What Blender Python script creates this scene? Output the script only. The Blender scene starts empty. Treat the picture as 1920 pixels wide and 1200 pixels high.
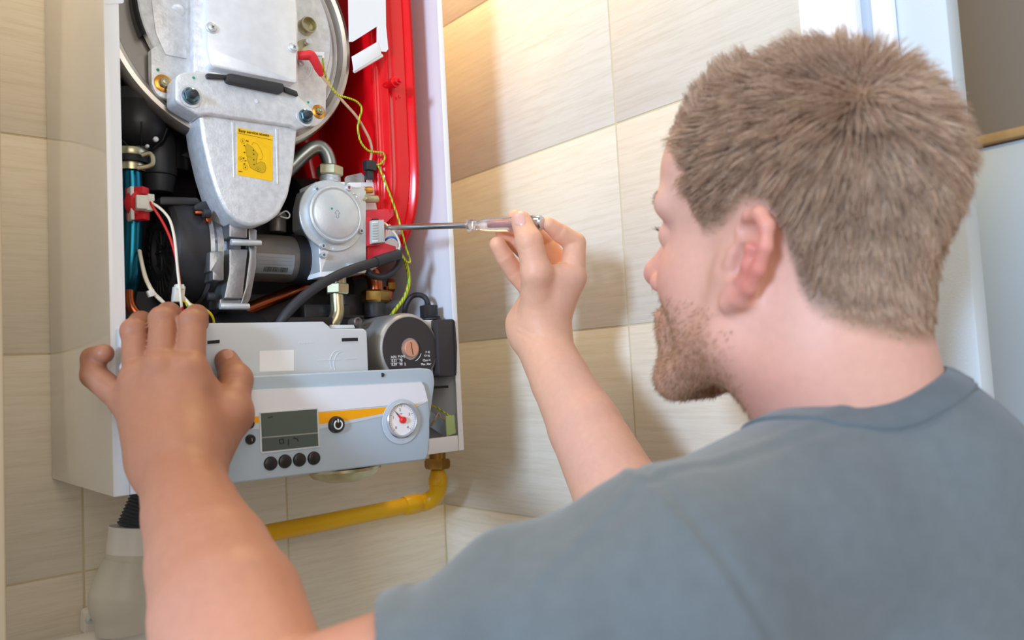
import bpy, bmesh, math, random
import numpy as np
from mathutils import Vector, Matrix
from bpy_extras.mesh_utils import ngon_tessellate

random.seed(7)
rng = np.random.default_rng(7)
scene = bpy.context.scene
COL = scene.collection

# ------------------------------------------------------------------ camera
Z0 = 1.48                                   # height of the boiler's underside above the floor
CAM = np.array([-0.1970, -0.7747, 0.0930 + Z0])
CR = np.array([0.75145764, -0.6575821, -0.05382554])
CU = np.array([-0.00233122, -0.08422666, 0.99644389])
CF = np.array([0.65977722, 0.7486599, 0.06482574])
FPX = 1475.42
cam_data = bpy.data.cameras.new('camera')
cam_data.sensor_width = 36.0
cam_data.lens = FPX / 1920 * 36.0
cam_data.clip_start = 0.02
cam_data.dof.use_dof = True
cam_data.dof.focus_distance = 0.88
cam_data.dof.aperture_fstop = 5.0
cam = bpy.data.objects.new('camera', cam_data)
M = Matrix(((CR[0], CU[0], -CF[0], CAM[0]), (CR[1], CU[1], -CF[1], CAM[1]), (CR[2], CU[2], -CF[2], CAM[2]), (0, 0, 0, 1)))
cam.matrix_world = M
COL.objects.link(cam)
scene.camera = cam

# ------------------------------------------------------------------ light
world = bpy.data.worlds.new('room_light')
scene.world = world
world.use_nodes = True
bg = world.node_tree.nodes['Background']
bg.inputs[0].default_value = (1.0, 0.96, 0.91, 1)
bg.inputs[1].default_value = 0.46

def area_light(name, loc, target, size, power, color):
    d = bpy.data.lights.new(name, 'AREA')
    d.shape = 'SQUARE'
    d.size = size
    d.energy = power
    d.color = color
    o = bpy.data.objects.new(name, d)
    o.location = loc
    o.rotation_euler = (Vector(target) - Vector(loc)).to_track_quat('-Z', 'Y').to_euler()
    COL.objects.link(o)
    return o

area_light('softbox', (-2.61, -1.38, 0.60 + Z0), (0.4, -0.14, 0.10 + Z0), 0.48, 87, (0.51, 0.71, 1.0))
area_light('fill_light', (-0.55, -2.6, 0.75 + Z0), (0.25, -0.3, 0.1 + Z0), 1.5, 20, (1.0, 0.92, 0.83))  # added fill behind the camera, brightens the man's back and face
area_light('ceiling_lamp', (-0.30, -0.10, 1.12 + Z0), (0.0, -0.05, 0.2 + Z0), 0.30, 3.0, (1.0, 0.84, 0.60))
area_light('boiler_downlight', (0.455, 0.04, 1.12 + Z0), (0.47, 0.06, 0.3 + Z0), 0.16, 5.5, (1.0, 0.76, 0.30))

vs = scene.view_settings
scene.display_settings.display_device = 'sRGB'
vs.view_transform = 'Standard'
vs.look = 'None'
vs.exposure = 0.06
vs.gamma = 1.0
vs.use_curve_mapping = False

# ------------------------------------------------------------------ positions read off the photograph, at a real depth
def ray(px, py):
    return CF + CR * ((px - 960) / FPX) - CU * ((py - 600) / FPX)
def PY(px, py, y):
    """the point of the plane y = const that is seen at px, py"""
    d = ray(px, py)
    return Vector(CAM + d * ((y - CAM[1]) / d[1]))
def PX(px, py, x):
    d = ray(px, py)
    return Vector(CAM + d * ((x - CAM[0]) / d[0]))
def PD(px, py, d):
    return Vector(CAM + ray(px, py) * d)
def PP(px, py, p0, n):
    d = ray(px, py)
    n = np.array(n)
    return Vector(CAM + d * (np.dot(np.array(p0) - CAM, n) / np.dot(d, n)))

# ------------------------------------------------------------------ materials
MATS = {}
def srgb(c):
    return tuple(((v / 255) / 12.92 if v / 255 <= 0.04045 else ((v / 255 + 0.055) / 1.055) ** 2.4) for v in c)
def mat(name, rgb, rough=0.5, metal=0.0, bump=0.0, bscale=200, vary=0.0, vscale=30, spec=0.5, coat=0.0, trans=0.0, sss=0.0, ior=1.45, emit=0.0):
    m = bpy.data.materials.new(name)
    m.use_nodes = True
    nt = m.node_tree
    b = nt.nodes['Principled BSDF']
    c = srgb(rgb)
    b.inputs['Base Color'].default_value = (*c, 1)
    b.inputs['Roughness'].default_value = rough
    b.inputs['Metallic'].default_value = metal
    b.inputs['Specular IOR Level'].default_value = spec
    b.inputs['Coat Weight'].default_value = coat
    b.inputs['Transmission Weight'].default_value = trans
    b.inputs['IOR'].default_value = ior
    if sss:
        b.inputs['Subsurface Weight'].default_value = sss
        b.inputs['Subsurface Radius'].default_value = (0.012, 0.005, 0.003)
        b.inputs['Subsurface Scale'].default_value = 0.6
    if emit:
        b.inputs['Emission Color'].default_value = (*c, 1)
        b.inputs['Emission Strength'].default_value = emit
    tc = nt.nodes.new('ShaderNodeTexCoord')
    if vary:
        n = nt.nodes.new('ShaderNodeTexNoise')
        n.inputs['Scale'].default_value = vscale
        n.inputs['Detail'].default_value = 5
        nt.links.new(tc.outputs['Object'], n.inputs['Vector'])
        r = nt.nodes.new('ShaderNodeValToRGB')
        r.color_ramp.elements[0].position = 0.3
        r.color_ramp.elements[1].position = 0.7
        r.color_ramp.elements[0].color = (*[v * (1 - vary) for v in c], 1)
        r.color_ramp.elements[1].color = (*[min(1, v * (1 + vary)) for v in c], 1)
        nt.links.new(n.outputs['Fac'], r.inputs['Fac'])
        nt.links.new(r.outputs['Color'], b.inputs['Base Color'])
    if bump:
        n2 = nt.nodes.new('ShaderNodeTexNoise')
        n2.inputs['Scale'].default_value = bscale
        n2.inputs['Detail'].default_value = 4
        nt.links.new(tc.outputs['Object'], n2.inputs['Vector'])
        bp = nt.nodes.new('ShaderNodeBump')
        bp.inputs['Strength'].default_value = bump
        bp.inputs['Distance'].default_value = 0.001
        nt.links.new(n2.outputs['Fac'], bp.inputs['Height'])
        nt.links.new(bp.outputs['Normal'], b.inputs['Normal'])
    MATS[name] = m
    return m

def tile_material(name, dark, light):
    m = bpy.data.materials.new(name)
    m.use_nodes = True
    nt = m.node_tree
    b = nt.nodes['Principled BSDF']
    g = nt.nodes.new('ShaderNodeNewGeometry')
    sep = nt.nodes.new('ShaderNodeSeparateXYZ')
    nt.links.new(g.outputs['Position'], sep.inputs[0])
    add = nt.nodes.new('ShaderNodeMath'); add.operation = 'ADD'
    nt.links.new(sep.outputs['X'], add.inputs[0]); nt.links.new(sep.outputs['Y'], add.inputs[1])
    oi = nt.nodes.new('ShaderNodeObjectInfo')
    mul = nt.nodes.new('ShaderNodeMath'); mul.operation = 'MULTIPLY_ADD'
    mul.inputs[1].default_value = 7.0
    nt.links.new(oi.outputs['Random'], mul.inputs[0]); nt.links.new(add.outputs[0], mul.inputs[2])
    com = nt.nodes.new('ShaderNodeCombineXYZ')
    nt.links.new(mul.outputs[0], com.inputs['X']); nt.links.new(sep.outputs['Z'], com.inputs['Z'])
    def noise(sx, sz, det):
        mp = nt.nodes.new('ShaderNodeMapping')
        mp.inputs['Scale'].default_value = (sx, 1, sz)
        nt.links.new(com.outputs[0], mp.inputs['Vector'])
        n = nt.nodes.new('ShaderNodeTexNoise')
        n.inputs['Scale'].default_value = 1.0
        n.inputs['Detail'].default_value = det
        n.inputs['Roughness'].default_value = 0.6
        nt.links.new(mp.outputs[0], n.inputs['Vector'])
        return n
    n1 = noise(9, 170, 6)
    n2 = noise(40, 620, 3)
    mx = nt.nodes.new('ShaderNodeMath'); mx.operation = 'MULTIPLY_ADD'
    mx.inputs[1].default_value = 0.45
    nt.links.new(n2.outputs['Fac'], mx.inputs[0]); nt.links.new(n1.outputs['Fac'], mx.inputs[2])
    r = nt.nodes.new('ShaderNodeValToRGB')
    r.color_ramp.elements[0].position = 0.42
    r.color_ramp.elements[1].position = 0.80
    r.color_ramp.elements[0].color = (*srgb(dark), 1)
    r.color_ramp.elements[1].color = (*srgb(light), 1)
    nt.links.new(mx.outputs[0], r.inputs['Fac'])
    nt.links.new(r.outputs['Color'], b.inputs['Base Color'])
    b.inputs['Roughness'].default_value = 0.42
    b.inputs['Specular IOR Level'].default_value = 0.35
    bp = nt.nodes.new('ShaderNodeBump')
    bp.inputs['Strength'].default_value = 0.12
    bp.inputs['Distance'].default_value = 0.0006
    nt.links.new(mx.outputs[0], bp.inputs['Height'])
    nt.links.new(bp.outputs['Normal'], b.inputs['Normal'])
    MATS[name] = m
    return m

# ------------------------------------------------------------------ mesh helpers
class MB:
    """collects primitives into one bmesh"""
    def __init__(self):
        self.bm = bmesh.new()
    def faces(self, verts, faces):
        vs_ = [self.bm.verts.new(Vector(v)) for v in verts]
        for f in faces:
            try:
                self.bm.faces.new([vs_[i] for i in f])
            except ValueError:
                pass
        return vs_
    def box(self, lo, hi, bevel=0.0, seg=2):
        (x0, y0, z0), (x1, y1, z1) = lo, hi
        v = [(x0, y0, z0), (x1, y0, z0), (x1, y1, z0), (x0, y1, z0), (x0, y0, z1), (x1, y0, z1), (x1, y1, z1), (x0, y1, z1)]
        f = [(0, 3, 2, 1), (4, 5, 6, 7), (0, 1, 5, 4), (1, 2, 6, 5), (2, 3, 7, 6), (3, 0, 4, 7)]
        return self._hull(v, f, bevel, seg)
    def _hull(self, v, f, bevel, seg):
        t = bmesh.new()
        tv = [t.verts.new(Vector(p)) for p in v]
        for q in f:
            t.faces.new([tv[i] for i in q])
        bmesh.ops.recalc_face_normals(t, faces=t.faces)
        if bevel:
            ed = [e for e in t.edges if len(e.link_faces) == 2 and e.calc_face_angle(0) > 0.5]
            bmesh.ops.bevel(t, geom=ed, offset=bevel, segments=seg, affect='EDGES', profile=0.5, clamp_overlap=True)
        self._merge(t)
        return self
    def _merge(self, t):
        me = bpy.data.meshes.new('tmp')
        t.to_mesh(me); t.free()
        self.bm.from_mesh(me)
        bpy.data.meshes.remove(me)
    def obox(self, c, ax, ay, az, bevel=0.0, seg=2):
        """box from its centre and three half-axis vectors"""
        c, ax, ay, az = Vector(c), Vector(ax), Vector(ay), Vector(az)
        v = [c - ax - ay - az, c + ax - ay - az, c + ax + ay - az, c - ax + ay - az, c - ax - ay + az, c + ax - ay + az, c + ax + ay + az, c - ax + ay + az]
        f = [(0, 3, 2, 1), (4, 5, 6, 7), (0, 1, 5, 4), (1, 2, 6, 5), (2, 3, 7, 6), (3, 0, 4, 7)]
        return self._hull(v, f, bevel, seg)
    def prism(self, outline, d, bevel=0.0, seg=2):
        """polygon outline (3-D points in a plane) pushed along d"""
        o = [Vector(p) for p in outline]
        d = Vector(d)
        n = len(o)
        v = o + [p + d for p in o]
        f = [tuple(range(n)), tuple(range(2 * n - 1, n - 1, -1))] + [(i, i + n, (i + 1) % n + n, (i + 1) % n) for i in range(n)]
        t = bmesh.new()
        tv = [t.verts.new(p) for p in v]
        for q in f:
            t.faces.new([tv[i] for i in q])
        bmesh.ops.recalc_face_normals(t, faces=t.faces)
        if bevel:
            front = set(tv[:n])
            ed = [e for e in t.edges if e.verts[0] in front and e.verts[1] in front]
            bmesh.ops.bevel(t, geom=ed, offset=bevel, segments=seg, affect='EDGES', profile=0.5, clamp_overlap=True)
        self._merge(t)
        return self
    def lathe(self, prof, origin, axis, seg=48, up=None, a0=0.0, a1=2 * math.pi):
        """profile of (radius, height along axis)"""
        o, ax = Vector(origin), Vector(axis).normalized()
        u = Vector(up) if up else (Vector((0, 0, 1)) if abs(ax.z) < 0.9 else Vector((1, 0, 0)))
        u = (u - ax * u.dot(ax)).normalized()
        w = ax.cross(u)
        full = abs(a1 - a0 - 2 * math.pi) < 1e-6
        cnt = seg if full else seg + 1
        rings = []
        for r, h in prof:
            if r < 1e-7:
                rings.append([self.bm.verts.new(o + ax * h)])
            else:
                rings.append([self.bm.verts.new(o + ax * h + (u * math.cos(a0 + (a1 - a0) * i / seg) + w * math.sin(a0 + (a1 - a0) * i / seg)) * r) for i in range(cnt)])
        for A, B in zip(rings, rings[1:]):
            for i in range(seg):
                j = (i + 1) % cnt
                if len(A) == 1 and len(B) == 1:
                    continue
                if len(A) == 1:
                    self.bm.faces.new((A[0], B[j], B[i]))
                elif len(B) == 1:
                    self.bm.faces.new((A[i], A[j], B[0]))
                else:
                    self.bm.faces.new((A[i], A[j], B[j], B[i]))
        return self
    def cyl(self, a, b, r, r2=None, seg=24, bevel=0.0):
        a, b = Vector(a), Vector(b)
        L = (b - a).length
        r2 = r if r2 is None else r2
        if bevel:
            prof = [(0, 0), (r - bevel, 0), (r - bevel * 0.3, bevel * 0.3), (r, bevel), (r2, L - bevel), (r2 - bevel * 0.3, L - bevel * 0.3), (r2 - bevel, L), (0, L)]
        else:
            prof = [(0, 0), (r, 0), (r2, L), (0, L)]
        return self.lathe(prof, a, b - a, seg)
    def hexnut(self, a, b, r, rot=0.0, bevel=0.0012):
        a, b = Vector(a), Vector(b)
        ax = (b - a).normalized()
        u = Vector((0, 0, 1)) if abs(ax.z) < 0.9 else Vector((1, 0, 0))
        u = (u - ax * u.dot(ax)).normalized(); w = ax.cross(u)
        L = (b - a).length
        def ring(rr, h, n=6):
            return [a + ax * h + (u * math.cos(rot + i * math.pi / 3) + w * math.sin(rot + i * math.pi / 3)) * rr for i in range(n)]
        v = ring(r * 0.90, 0) + ring(r, bevel * 1.2) + ring(r, L - bevel * 1.2) + ring(r * 0.90, L)
        f = [tuple(range(5, -1, -1)), tuple(range(18, 24))]
        for k in range(3):
            for i in range(6):
                j = (i + 1) % 6
                f.append((k * 6 + i, k * 6 + j, k * 6 + 6 + j, k * 6 + 6 + i))
        self.faces(v, f)
        return self
    def tube(self, pts, r, seg=12, smooth=0, caps=True):
        """pipe along points; r is a number or a list"""
        P = [Vector(p) for p in pts]
        R = list(r) if isinstance(r, (list, tuple)) else [r] * len(P)
        if smooth:
            P, R = catmull(P, R, smooth)
        t0 = (P[1] - P[0]).normalized()
        u = Vector((0, 0, 1)) if abs(t0.z) < 0.9 else Vector((1, 0, 0))
        u = (u - t0 * u.dot(t0)).normalized()
        rings = []
        for i, p in enumerate(P):
            t = (P[min(i + 1, len(P) - 1)] - P[max(i - 1, 0)]).normalized()
            u = (u - t * u.dot(t)).normalized()
            w = t.cross(u)
            rings.append([self.bm.verts.new(p + (u * math.cos(2 * math.pi * k / seg) + w * math.sin(2 * math.pi * k / seg)) * R[i]) for k in range(seg)])
        for A, B in zip(rings, rings[1:]):
            for k in range(seg):
                self.bm.faces.new((A[k], A[(k + 1) % seg], B[(k + 1) % seg], B[k]))
        if caps:
            self.bm.faces.new(rings[0][::-1]); self.bm.faces.new(rings[-1])
        return self
    def mesh(self, name, smooth=True, angle=0.55):
        bmesh.ops.recalc_face_normals(self.bm, faces=self.bm.faces)
        me = bpy.data.meshes.new(name)
        self.bm.to_mesh(me); self.bm.free()
        if smooth:
            me.shade_smooth()
            me.set_sharp_from_angle(angle=angle)
        return me

def catmull(P, R, n):
    Q, S = [], []
    for i in range(len(P) - 1):
        p0, p1, p2, p3 = P[max(i - 1, 0)], P[i], P[i + 1], P[min(i + 2, len(P) - 1)]
        for k in range(n):
            t = k / n
            Q.append(0.5 * ((2 * p1) + (p2 - p0) * t + (2 * p0 - 5 * p1 + 4 * p2 - p3) * t * t + (3 * p1 - p0 - 3 * p2 + p3) * t ** 3))
            S.append(R[i] * (1 - t) + R[i + 1] * t)
    Q.append(P[-1]); S.append(R[-1])
    return Q, S

def link(name, me, m=None, parent=None):
    o = bpy.data.objects.new(name, me)
    COL.objects.link(o)
    if m is not None and me is not None:
        me.materials.append(MATS[m] if isinstance(m, str) else m)
    if parent is not None:
        o.parent = parent
        w = ROOTLOC.get(parent.name, Vector((0, 0, 0)))
        o.matrix_parent_inverse = Matrix.Translation(-w)
    return o
ROOTLOC = {}
def root(name, loc, label, cat, group=None):
    o = bpy.data.objects.new(name, None)
    o.empty_display_size = 0.05
    o.location = loc
    COL.objects.link(o)
    ROOTLOC[o.name] = Vector(loc)
    tag(o, label, cat, group)
    return o
def tag(o, label=None, cat=None, group=None, kind=None):
    if label: o['label'] = label
    if cat: o['category'] = cat
    if group: o['group'] = group
    if kind: o['kind'] = kind
    return o
def part(name, mb, m, parent, label=None, angle=0.55):
    o = link(name, mb.mesh(name, angle=angle), m, parent)
    if label: o['label'] = label
    return o
def struct(name, mb, m, label=None):
    o = link(name, mb.mesh(name), m)
    o['kind'] = 'structure'
    if label: o['label'] = label
    return o
def circle(c, u, v, r, n=32, a0=0.0):
    c, u, v = Vector(c), Vector(u).normalized(), Vector(v).normalized()
    return [c + (u * math.cos(a0 + 2 * math.pi * i / n) + v * math.sin(a0 + 2 * math.pi * i / n)) * r for i in range(n)]
def text_mesh(name, body, origin, u, v, size, m, parent, align='LEFT', lift=0.0003, extr=0.0):
    """flat lettering laid on a surface: u runs along the line, v up the letters"""
    c = bpy.data.curves.new(name, 'FONT')
    c.body = body
    c.size = 1.0
    c.align_x = align
    c.resolution_u = 2
    c.offset = 0.018
    t = bpy.data.objects.new(name, c)
    COL.objects.link(t)
    dg = bpy.context.evaluated_depsgraph_get()
    me = bpy.data.meshes.new_from_object(t.evaluated_get(dg))
    bpy.data.objects.remove(t)
    u, v = Vector(u).normalized(), Vector(v).normalized()
    n = u.cross(v)
    W_ = Matrix((u * size, v * size, n * size)).transposed().to_4x4()
    W_.translation = Vector(origin) + n * lift
    me.transform(W_)
    return link(name, me, m, parent)
# ------------------------------------------------------------------ the room
BW, BD, XW = 0.396, 0.2509, 0.5439           # boiler width, depth of the back wall behind its front, right wall
ROWS = [-0.110 + 0.2510 * k + Z0 for k in range(-6, 5)]
tile_material('tile', (211, 199, 178), (227, 218, 202))
mat('grout', (216, 203, 170), 0.9, bump=0.3, bscale=900)
mat('plaster_white', (236, 238, 240), 0.75)
mat('door_white', (240, 243, 246), 0.35)
mat('door_frost', (206, 216, 222), 0.55, bump=0.25, bscale=700)
mat('taupe_paint', (132, 122, 111), 0.8, bump=0.1, bscale=300)
mat('wood_trim', (176, 140, 92), 0.5, vary=0.12, vscale=40)
mat('pale_blue', (180, 194, 208), 0.35)
mat('floor_tile', (176, 164, 146), 0.4, vary=0.06, vscale=8)
mat('wall_end', (186, 168, 138), 0.7)

TOP = ROWS[-1]
b = MB(); b.box((-0.77, BD + 0.0010, 0), (XW + 0.14, BD + 0.12, TOP)); wall_back = struct('wall_back', b, 'grout')
b = MB(); b.box((XW + 0.0010, -0.402, 0), (XW + 0.12, BD + 0.0010, TOP)); wall_right = struct('wall_right', b, 'grout')
b = MB(); b.box((-0.75, -0.058, 0), (-0.0908, -0.036, Z0 + 0.80), 0.002); wall_left = struct('wall_left', b, 'wall_end')
b = MB(); b.box((-3.2, -3.2, -0.1), (2.6, BD + 0.12, 0.0)); struct('floor', b, 'floor_tile')

def tiles(parent, spans, make):
    cache = {}
    for a0, a1 in spans:
        for z0, z1 in zip(ROWS, ROWS[1:]):
            key = round(a1 - a0, 4)
            if key not in cache:
                mb = MB()
                make(mb, a1 - a0, 0.2510)
                cache[key] = mb.mesh('tile')
                cache[key].materials.append(MATS['tile'])
            o = bpy.data.objects.new('tile', cache[key])
            COL.objects.link(o)
            o.parent = parent
            o.location = parent_pos(parent, a0, z0)
def parent_pos(p, a, z):
    return (a, BD, z) if p is wall_back else (XW, a, z)
tiles(wall_back, [(-0.7683, -0.3688), (-0.3688, 0.0307), (0.0307, 0.2805), (0.2805, XW)],
      lambda mb, w, h: mb.box((0.0012, 0, 0.0012), (w - 0.0012, 0.006, h - 0.0012), 0.0005, 2))
tiles(wall_right, [(-0.402, -0.1483), (-0.1483, BD)],
      lambda mb, w, h: mb.box((0, 0.0012, 0.0012), (0.006, w - 0.0012, h - 0.0012), 0.0005, 2))

# doorway at the end of the right wall
dr = root('door_1', (XW, -0.47, 0), 'white door frame and half-open pale door beyond the tiled wall', 'door')
dr['kind'] = 'structure'
b = MB(); b.box((XW - 0.014, -0.459, 0), (XW + 0.10, -0.4035, TOP), 0.002); part('architrave', b, 'door_white', dr)
b = MB(); b.box((XW - 0.002, -0.470, 0), (XW + 0.10, -0.459, TOP), 0.001); part('rebate', b, 'pale_blue', dr)
b = MB(); b.box((XW - 0.008, -0.489, 0), (XW + 0.10, -0.4705, TOP), 0.0015); part('jamb', b, 'door_white', dr)
b = MB(); b.box((XW + 0.000, -0.532, 0.01), (XW + 0.03, -0.4895, 2.3), 0.002); part('door_leaf', b, 'door_frost', dr)
# the hall seen through the doorway
b = MB(); b.box((1.50, -3.0, 0), (1.6, 0.8, 2.9)); struct('wall_hall', b, 'taupe_paint')

zt1, zt0 = PX(1870, 250, 1.40).z, PX(1870, 268, 1.40).z
wr = root('wardrobe', (1.45, -0.3, 0), 'pale blue-grey wardrobe with a wooden top rail seen through the doorway', 'wardrobe')
b = MB(); b.box((1.40, -1.0, 0.0), (1.495, 0.6, zt0 - 0.003), 0.003); part('door_panel', b, 'pale_blue', wr)
b = MB(); b.box((1.385, -1.0, zt0), (1.495, 0.6, zt1), 0.003); part('top_rail', b, 'wood_trim', wr, 'honey-coloured wooden rail')
# ------------------------------------------------------------------ the boiler
mat('enamel', (238, 240, 242), 0.16, spec=0.6)
mat('enamel_gloss', (232, 228, 220), 0.07, spec=1.0, ior=1.9)
mat('enamel_inside', (226, 226, 230), 0.35)
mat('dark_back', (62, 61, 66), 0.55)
mat('black_plastic', (30, 31, 34), 0.38, vary=0.15, vscale=60)
mat('charcoal', (48, 49, 53), 0.45)
mat('rubber', (24, 24, 26), 0.6)
mat('cast_alu', (220, 223, 227), 0.40, 0.4, bump=0.3, bscale=420, vary=0.11, vscale=150)
mat('dull_alu', (150, 152, 156), 0.34, 0.8, bump=0.2, bscale=300, vary=0.12, vscale=90)
mat('bright_alu', (232, 234, 238), 0.32, 0.35, vary=0.05, vscale=90)
mat('rim_steel', (188, 182, 174), 0.30, 0.85)
mat('zinc', (210, 217, 221), 0.38, 0.55, bump=0.15, bscale=500, vary=0.05, vscale=80)
mat('zinc_pipe', (150, 158, 158), 0.28, 0.9)
mat('zinc_yellow', (190, 184, 150), 0.3, 0.85, vary=0.1, vscale=120)
mat('gold_zinc', (226, 160, 70), 0.25, 0.9)
mat('blue_zinc', (120, 150, 162), 0.25, 0.9)
mat('brass', (150, 112, 52), 0.3, 0.9, vary=0.12, vscale=90)
mat('copper', (170, 92, 58), 0.28, 0.95, vary=0.12, vscale=70)
mat('red_enamel', (226, 16, 26), 0.17, spec=0.6)
mat('red_plastic', (228, 58, 74), 0.45)
mat('red_boot', (214, 40, 48), 0.5)
mat('teal_pipe', (22, 104, 128), 0.22, 0.8)
mat('connector_white', (222, 222, 212), 0.45)
mat('connector_grey', (186, 192, 190), 0.45)
mat('bracket_white', (232, 236, 240), 0.3)
mat('wire_white', (232, 226, 206), 0.5)
mat('wire_red', (206, 34, 30), 0.5)
mat('wire_blue', (24, 110, 180), 0.5)
mat('wire_black', (44, 45, 50), 0.5)
mat('wire_beige', (206, 166, 134), 0.6, vary=0.12, vscale=200)
mat('wire_yellow', (226, 206, 40), 0.5)
mat('sticker_yellow', (250, 196, 6), 0.45)
mat('ink', (58, 46, 10), 0.7)
mat('ink_faint', (206, 158, 10), 0.7)
mat('ink_olive', (208, 168, 10), 0.7)
mat('ink_black', (28, 28, 30), 0.7)
mat('ink_grey', (120, 124, 128), 0.7)
mat('emboss', (182, 190, 196), 0.5)
mat('paper_white', (240, 242, 244), 0.5)
mat('box_grey', (204, 211, 217), 0.45)
mat('panel_grey', (176, 192, 206), 0.42)
mat('panel_bezel', (174, 190, 203), 0.42)
mat('panel_white', (232, 234, 241), 0.4)
mat('panel_swoosh', (204, 211, 218), 0.42)
mat('panel_yellow', (250, 172, 8), 0.42)
mat('lcd', (92, 102, 96), 0.18)
mat('lcd_low', (86, 96, 92), 0.18)
mat('lcd_line', (150, 152, 146), 0.3)
mat('lcd_ink', (44, 50, 50), 0.4)
mat('button_black', (40, 38, 40), 0.32)
mat('pump_grey', (176, 174, 172), 0.4, 0.55, bump=0.15, bscale=500)
mat('pump_black', (52, 49, 51), 0.5)
mat('pump_copper', (222, 164, 138), 0.4, 0.4)
mat('green_tag', (170, 190, 130), 0.4)
mat('green_dot', (0, 150, 116), 0.5)
mat('venturi', (120, 114, 108), 0.42, 0.55, bump=0.3, bscale=400)
mat('silver_label', (150, 156, 162), 0.3, 0.3)
mat('gauge_face', (244, 244, 246), 0.3)
mat('gauge_red', (222, 48, 40), 0.4)
mat('gauge_ring', (182, 186, 194), 0.25, 0.4)
mat('pale_ring', (190, 202, 214), 0.42)
def stripe_mat(name, c1, c2):
    m = mat(name, c1, 0.5)
    nt = m.node_tree
    tc = nt.nodes['Texture Coordinate']
    w = nt.nodes.new('ShaderNodeTexWave')
    w.inputs['Scale'].default_value = 130
    w.inputs['Distortion'].default_value = 3
    r = nt.nodes.new('ShaderNodeValToRGB')
    r.color_ramp.interpolation = 'CONSTANT'
    r.color_ramp.elements[0].color = (*srgb(c1), 1)
    r.color_ramp.elements[1].color = (*srgb(c2), 1)
    r.color_ramp.elements[1].position = 0.62
    nt.links.new(tc.outputs['Object'], w.inputs['Vector'])
    nt.links.new(w.outputs['Fac'], r.inputs['Fac'])
    nt.links.new(r.outputs['Color'], nt.nodes['Principled BSDF'].inputs['Base Color'])
stripe_mat('wire_earth', (220, 200, 30), (84, 156, 44))

boiler = root('gas_boiler', (BW / 2, BD, Z0), 'open white wall-hung gas boiler with its inner parts and control panel showing', 'boiler')
H = 0.72
YN = Vector((0, 1, 0))
UX, UZ = Vector((1, 0, 0)), Vector((0, 0, 1))

def PZ(px, py, z):
    d = ray(px, py)
    return Vector(CAM + d * ((z - CAM[2]) / d[2]))
def outline(pix, y):
    return [PY(px, py, y) for px, py in pix]
def rounded(pts, r, n=4):
    """round the corners of a polygon"""
    out = []
    m = len(pts)
    for i, p in enumerate(pts):
        rr = r[i] if isinstance(r, (list, tuple)) else r
        a, c = pts[i - 1], pts[(i + 1) % m]
        if rr <= 0:
            out.append(p); continue
        d1, d2 = (a - p), (c - p)
        k = min(rr, d1.length * 0.45, d2.length * 0.45)
        q1, q2 = p + d1.normalized() * k, p + d2.normalized() * k
        for j in range(n + 1):
            t = j / n
            out.append(q1 * (1 - t) ** 2 + p * 2 * t * (1 - t) + q2 * t * t)
    return out
def plate(name, pix, y, th, m, parent, bevel=0.0, r=0.0, label=None, seg=2):
    mb = MB()
    o = outline(pix, y)
    if r: o = rounded(o, r)
    mb.prism(o, YN * th, bevel, seg)
    return part(name, mb, m, parent, label)
def wire(name, pts, r, m, parent, seg=8, label=None):
    """pts: (px, py, y)"""
    mb = MB()
    mb.tube([PY(*p) for p in pts], r, seg, smooth=6)
    return part(name, mb, m, parent, label, angle=1.2)
def px2m(n, y, px=600, py=400):
    return n / FPX * float((PY(px, py, y) - Vector(CAM)).dot(Vector(CF)))
def screw(name, px, py, y, r, m, parent, slot='cross', h=0.003):
    c = PY(px, py, y)
    mb = MB()
    mb.lathe([(r, 0), (r, h * 0.5), (r * 0.8, h * 0.9), (r * 0.45, h), (r * 0.42, h * 0.45), (0, h * 0.45)], c, (0, -1, 0), 20)
    o = part(name, mb, m, parent)
    return o
def hexbolt(name, px, py, y, r, h, m, parent, washer=0.0, wm=None, stud=0.0, sm=None):
    c = PY(px, py, y)
    mb = MB(); mb.hexnut(c + Vector((0, -0.0005, 0)), c + Vector((0, -h, 0)), r, rot=0.3)
    mb.lathe([(r * 1.25, 0), (r * 1.25, 0.0012), (r * 0.9, 0.0018)], c, (0, -1, 0), 24)
    o = part(name, mb, m, parent)
    if washer:
        mb = MB(); mb.lathe([(washer, 0), (washer, 0.0008), (washer * 0.85, 0.0016), (r, 0.0018), (r, 0)], c, (0, -1, 0), 28)
        part('washer', mb, wm, parent)
    if stud:
        mb = MB(); mb.cyl(c + Vector((0, -h + 0.001, 0)), c + Vector((0, -h - stud, 0)), r * 0.55, seg=16, bevel=0.0005)
        part('stud', mb, sm or m, parent)
    return o

# --- casing
b = MB(); b.box((0, 0, Z0), (0.0014, BD - 0.001, Z0 + H), 0.0005); part('side_panel', b, 'enamel_gloss', boiler)
b = MB(); b.box((BW - 0.0014, 0, Z0), (BW, BD - 0.001, Z0 + H), 0.0005); part('side_panel', b, 'enamel_inside', boiler)
b = MB(); b.box((0, -0.0003, Z0), (0.0133, 0.0012, Z0 + H), 0.0006); b.box((0.0121, 0.0008, Z0 + 0.02), (0.0133, 0.012, Z0 + H)); part('front_flange', b, 'enamel', boiler)
b = MB(); b.box((BW - 0.0075, -0.0003, Z0), (BW, 0.0012, Z0 + H), 0.0006); part('front_flange', b, 'enamel', boiler)
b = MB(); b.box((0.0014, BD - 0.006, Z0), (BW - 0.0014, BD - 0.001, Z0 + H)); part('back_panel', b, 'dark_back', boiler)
b = MB(); b.box((0.0014, 0.0012, Z0 + H - 0.0014), (BW - 0.0014, BD - 0.006, Z0 + H)); part('top_panel', b, 'enamel', boiler)
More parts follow.
